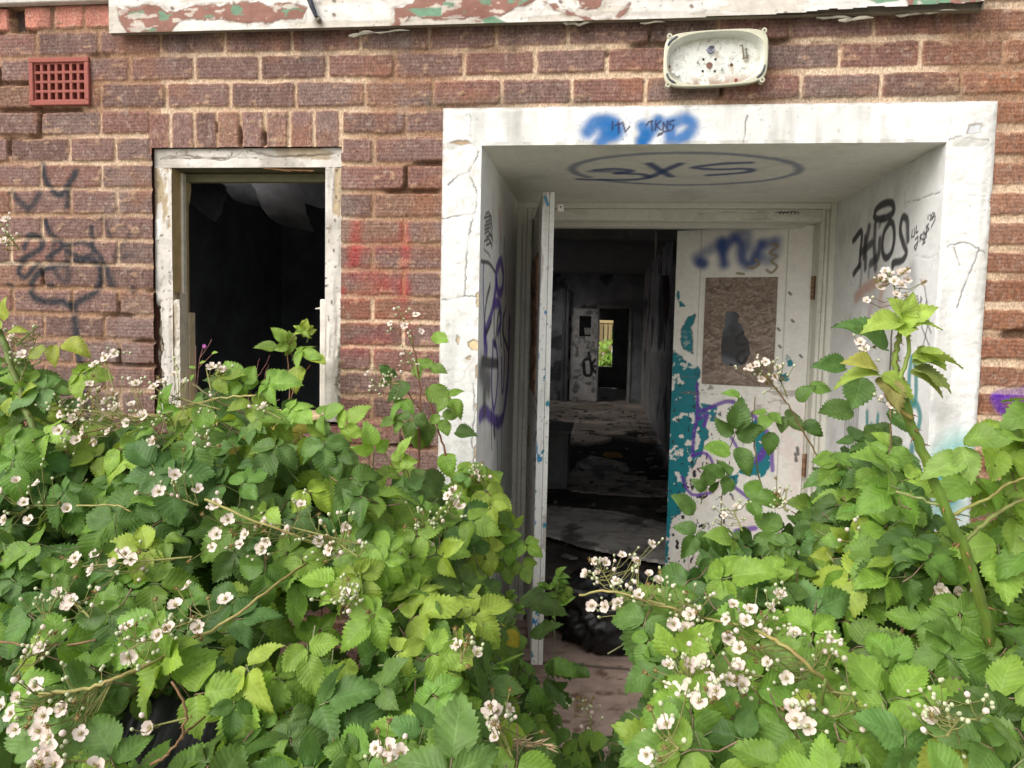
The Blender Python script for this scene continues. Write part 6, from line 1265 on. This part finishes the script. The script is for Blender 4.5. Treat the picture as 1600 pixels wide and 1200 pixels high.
for sx in (-1, 1):
    for sz in (-1, 1): 
        x, z = lc[0]+sx*lw*.90, lc[2]+sz*lh*.86+sx*lw*.9*.035; mb.tube([(x, -.02, z), (x, -.0452, z)], .008, cr*.9, 10); disc(mb, x, z, -.0458, .0035, srgb(110, 100, 90))
mb.build('screw_boss', M_PLASTIC, L)

# loose board inside the doorway
def slab_poly(name, pts, z0, th, mat, col, label, cat, warp=.02, seed=0):
    """board whose outline lies on the floor: photo-traced corners on the plane z0, with its own thickness"""
    P = np.array([atz(x, y, z0) for x, y in pts]); c = P.mean(0); n = len(P)
    u, v = np.meshgrid(np.linspace(P[:, 0].min(), P[:, 0].max(), 60), np.linspace(P[:, 1].min(), P[:, 1].max(), 60))
    sd = polysd(u, v, [tuple(p[:2]) for p in P])+(fbm(u*9, v*9, seed)-.5)*.014
    k = sd > 0; z = z0+th+warp*(u-c[0])+(fbm(u*3, v*3, seed+4)-.5)*.015
    cc = np.asarray(col)*(.6+.8*fbm(u*5, v*9, seed+2))[..., None]; cc = lerp(cc, np.array([.04, .035, .03]), (sst(.55, .7, fbm(u*7, v*4, seed+8))*.7)[..., None])
    idx = np.arange(u.size).reshape(u.shape); q = np.stack([idx[:-1, :-1], idx[:-1, 1:], idx[1:, 1:], idx[1:, :-1]], -1).reshape(-1, 4)
    q = q[(k[:-1, :-1] & k[:-1, 1:] & k[1:, 1:] & k[1:, :-1]).ravel()]
    top = np.stack([u, v, z], -1).reshape(-1, 3); bot = top-np.array([0, 0, th])
    from collections import Counter
    E = {}
    for a in q:
        for i in range(4):
            e = (int(a[i]), int(a[(i+1) % 4])); E[e] = E.get(e, 0)+1
    side = [(b, a, a+u.size, b+u.size) for (a, b) in E if (b, a) not in E]
    mb = MB(); used = np.zeros(u.size*2, bool); allf = np.vstack([q, q[:, ::-1]+u.size, np.array(side)]); used[allf.ravel()] = True; rem = np.cumsum(used)-1
    mb.add(np.vstack([top, bot])[used], rem[allf], np.vstack([cc.reshape(-1, 3)]*2)[used])
    o = mb.build(name, mat, None, False, loc=(c[0], c[1], z0)); tag(o, label, cat); return o
slab_poly('loose_board', [(845, 792), (975, 804), (1062, 826), (1062, 886), (985, 874), (905, 856), (845, 838)], .13, .02, M_FLOOR, np.array([.86, .80, .74]), 'grey warped board lying across the floor just inside the doors', 'board', -.01, 3)
slab_poly('fallen_panel', [(880, 768), (885, 742), (905, 735), (905, 722), (922, 713), (962, 720), (980, 728), (988, 745), (1012, 748), (1020, 762), (1042, 764), (1042, 778), (960, 776)], .105, .015, M_FLOOR, np.array([.55, .50, .45]), 'flat grey panel on the corridor floor beside a dark hole', 'panel', .0, 9)
# yellow scrap
mb = MB(); p = atz(956, 714, .12); rr = np.random.default_rng(4); V = []; n = 10
for i in range(5):
    for j in range(n): t = 2*math.pi*j/n; s = [1, 1.05, .9, .5, .0][i]; V.append(p+np.array([.085*s*math.cos(t)*(1+.4*rr.random()), .07*s*math.sin(t)*(1+.4*rr.random()), [0, .015, .03, .04, .045][i]+.01*rr.random()]))
mb.add(V, [(i*n+j, i*n+(j+1) % n, (i+1)*n+(j+1) % n, (i+1)*n+j) for i in range(4) for j in range(n)], srgb(190, 150, 90)); tag(mb.build('foam_scrap', M_FLOOR, None, True, loc=p-np.array([0, 0, .02])), 'small yellow scrap of foam lying on the corridor floor', 'scrap')
mb = MB()
for k in range(240):
    x_, y_ = rnd.uniform(.9, 2.25), 1.3+9*rnd.random()**1.6; s_ = rnd.uniform(.012, .05); a_ = rnd.uniform(0, 3.14); ca, sa = math.cos(a_), math.sin(a_); z_ = .112+.008*rnd.random()
    q_ = np.array([(-1, -.5), (1, -.4), (.8, .6), (-.7, .5)])*s_*np.array([1, rnd.uniform(.3, 1)]); V = [(x_+u_*ca-v_*sa, y_+u_*sa+v_*ca, z_+dz) for dz in (0, .006+.012*rnd.random()) for u_, v_ in q_]
    mb.add(V, [(4, 5, 6, 7), (0, 1, 5, 4), (1, 2, 6, 5), (2, 3, 7, 6), (3, 0, 4, 7)], np.array([.4, .36, .3])*rnd.choice((.2, .35, .7, 1.2)))
tag(mb.build('rubble', M_FLOOR, None), kind='stuff')
# cabinet by the left side of the corridor
x1_ = at(888, 765, 3.75); zt_ = at(875, 672, 3.75)[2]
K = empty('cabinet', (1.12, 3.95, .1)); tag(K, 'low pale cabinet standing against the left side of the corridor', 'cabinet')
mb = MB(); mb.box((.96, 3.75, .1), (x1_[0]-.012, 4.3, zt_-.03), np.array([.34, .34, .34]), .004); mb.build('body', M_INT, K)
mb = MB(); mb.box((.94, 3.72, zt_-.029), (x1_[0]+.01, 4.33, zt_), np.array([.42, .42, .41]), .005); mb.build('top', M_INT, K)
mb = MB(); mb.box((1.0, 3.735, .16), (x1_[0]-.05, 3.749, zt_-.06), np.array([.40, .40, .40]), .003); mb.build('door', M_INT, K)
# black bin bag on the porch slab
def blob(name, c, r, seed, col, mat, label, cat, flat=.6, n=60, m=36):
    V = []; c = np.array(c)
    th, ph = np.meshgrid(np.linspace(0, 2*math.pi, n, endpoint=False), np.linspace(.02, math.pi-.02, m))
    d = np.stack([np.sin(ph)*np.cos(th), np.sin(ph)*np.sin(th), np.cos(ph)], -1)
    f_ = .75+.5*fbm(d[..., 0]*2+9, d[..., 1]*2+d[..., 2]*1.7, seed, 4)
    rid = np.abs(fbm(d[..., 0]*4+d[..., 2]*3, d[..., 1]*4-d[..., 2]*2+5, seed+3, 4)-.5)*2
    f_ = f_-.22*(1-sst(0, .22, rid))
    P = d*f_[..., None]*np.array(r); P[..., 2] = np.maximum(P[..., 2], -r[2]*flat); P = P+c
    idx = np.arange(n*m).reshape(m, n); q = np.stack([idx[:-1], np.roll(idx[:-1], -1, 1), np.roll(idx[1:], -1, 1), idx[1:]], -1).reshape(-1, 4)[:, ::-1]
    mb = MB(); mb.add(P.reshape(-1, 3), np.vstack([q]), col); return tag(mb.build(name, mat, None, True, loc=(c[0], c[1], c[2]-r[2]*flat)), label, cat)
blob('bin_bag', (1.64, .86, .17), (.26, .20, .22), 12, np.array([.010, .010, .011]), M_BAG, 'black plastic bin bag slumped on the step between the doors', 'bag', .5)
# black polythene low in the brambles on the left
u, v = np.meshgrid(np.linspace(0, 1, 60), np.linspace(0, 1, 24)); p0 = at(130, 1150, -1.05); p1 = at(345, 1125, -1.05)
X = lerp(p0[0], p1[0], u); Y = -1.0-.45*v; Z = lerp(p0[2], p1[2], u)-.30*v**1.5+.03*np.sin(v*9+u*3)*(.4+fbm(u*6, v*2, 3))+.04*fbm(u*9, v*5, 6)
idx = np.arange(u.size).reshape(u.shape); q = np.stack([idx[:-1, :-1], idx[1:, :-1], idx[1:, 1:], idx[:-1, 1:]], -1).reshape(-1, 4)
mb = MB(); mb.add(np.stack([X, Y, Z], -1).reshape(-1, 3), q, (.012, .012, .013)); tag(mb.build('plastic_sheet', M_BAG, None, True, loc=(p0[0], -1.2, 0)), 'crumpled glossy black plastic sheet among the brambles at lower left', 'sheet')

# things seen through the far opening
mb = MB(); FE = empty('timber_fence', (1.8, 20, 0)); tag(FE, 'weathered yellow timber paling fence seen through the far opening', 'fence')
for i in range(26):
    x_ = .2+i*.13; mb = mb
    mb.box((x_, 20, .0), (x_+.10, 20.02, 1.78+.02*rnd.random()), srgb(150, 132, 92)*(.55+.35*rnd.random()), .004)
mb.build('pale', M_WOOD, FE); mb = MB()
for z in (.4, 1.62): mb.box((.1, 20.021, z), (3.7, 20.07, z+.09), srgb(150, 130, 92), .004)
mb.box((.1, 19.97, 1.70), (3.7, 19.999, 1.80), srgb(160, 142, 100), .004); mb.build('rail', M_WOOD, FE)

# ================================================================== LIGHT
w = bpy.data.worlds.new("World"); sc.world = w; w.use_nodes = True; nt = w.node_tree
sky = nt.nodes.new('ShaderNodeTexSky'); sky.sky_type = 'NISHITA'; sky.sun_disc = False
EL, AZ = math.radians(42), math.radians(220)
sky.sun_elevation = EL; sky.sun_rotation = AZ; sky.dust_density = 6.0; sky.air_density = 1.2; sky.ozone_density = 1.0
hs = nt.nodes.new('ShaderNodeHueSaturation'); hs.inputs['Saturation'].default_value = .35
bg = nt.nodes['Background']; bg.inputs[1].default_value = 0.15
nt.links.new(sky.outputs[0], hs.inputs['Color']); nt.links.new(hs.outputs[0], bg.inputs[0])
sd_ = bpy.data.lights.new('sun', 'SUN'); sd_.energy = 0.55; sd_.angle = math.radians(70); sd_.color = (1, .985, .965)
so_ = bpy.data.objects.new('sun', sd_); COL.objects.link(so_)
dirv = mathutils.Vector((math.sin(AZ)*math.cos(EL), math.cos(AZ)*math.cos(EL), math.sin(EL)))
so_.rotation_euler = dirv.to_track_quat('Z', 'Y').to_euler(); so_.location = (0, -5, 8)
vs = sc.view_settings; vs.view_transform = 'Standard'; vs.look = 'None'; vs.gamma = 1; vs.exposure = 0.56
sc.cycles.max_bounces = 10; sc.cycles.diffuse_bounces = 6; sc.cycles.use_denoising = True
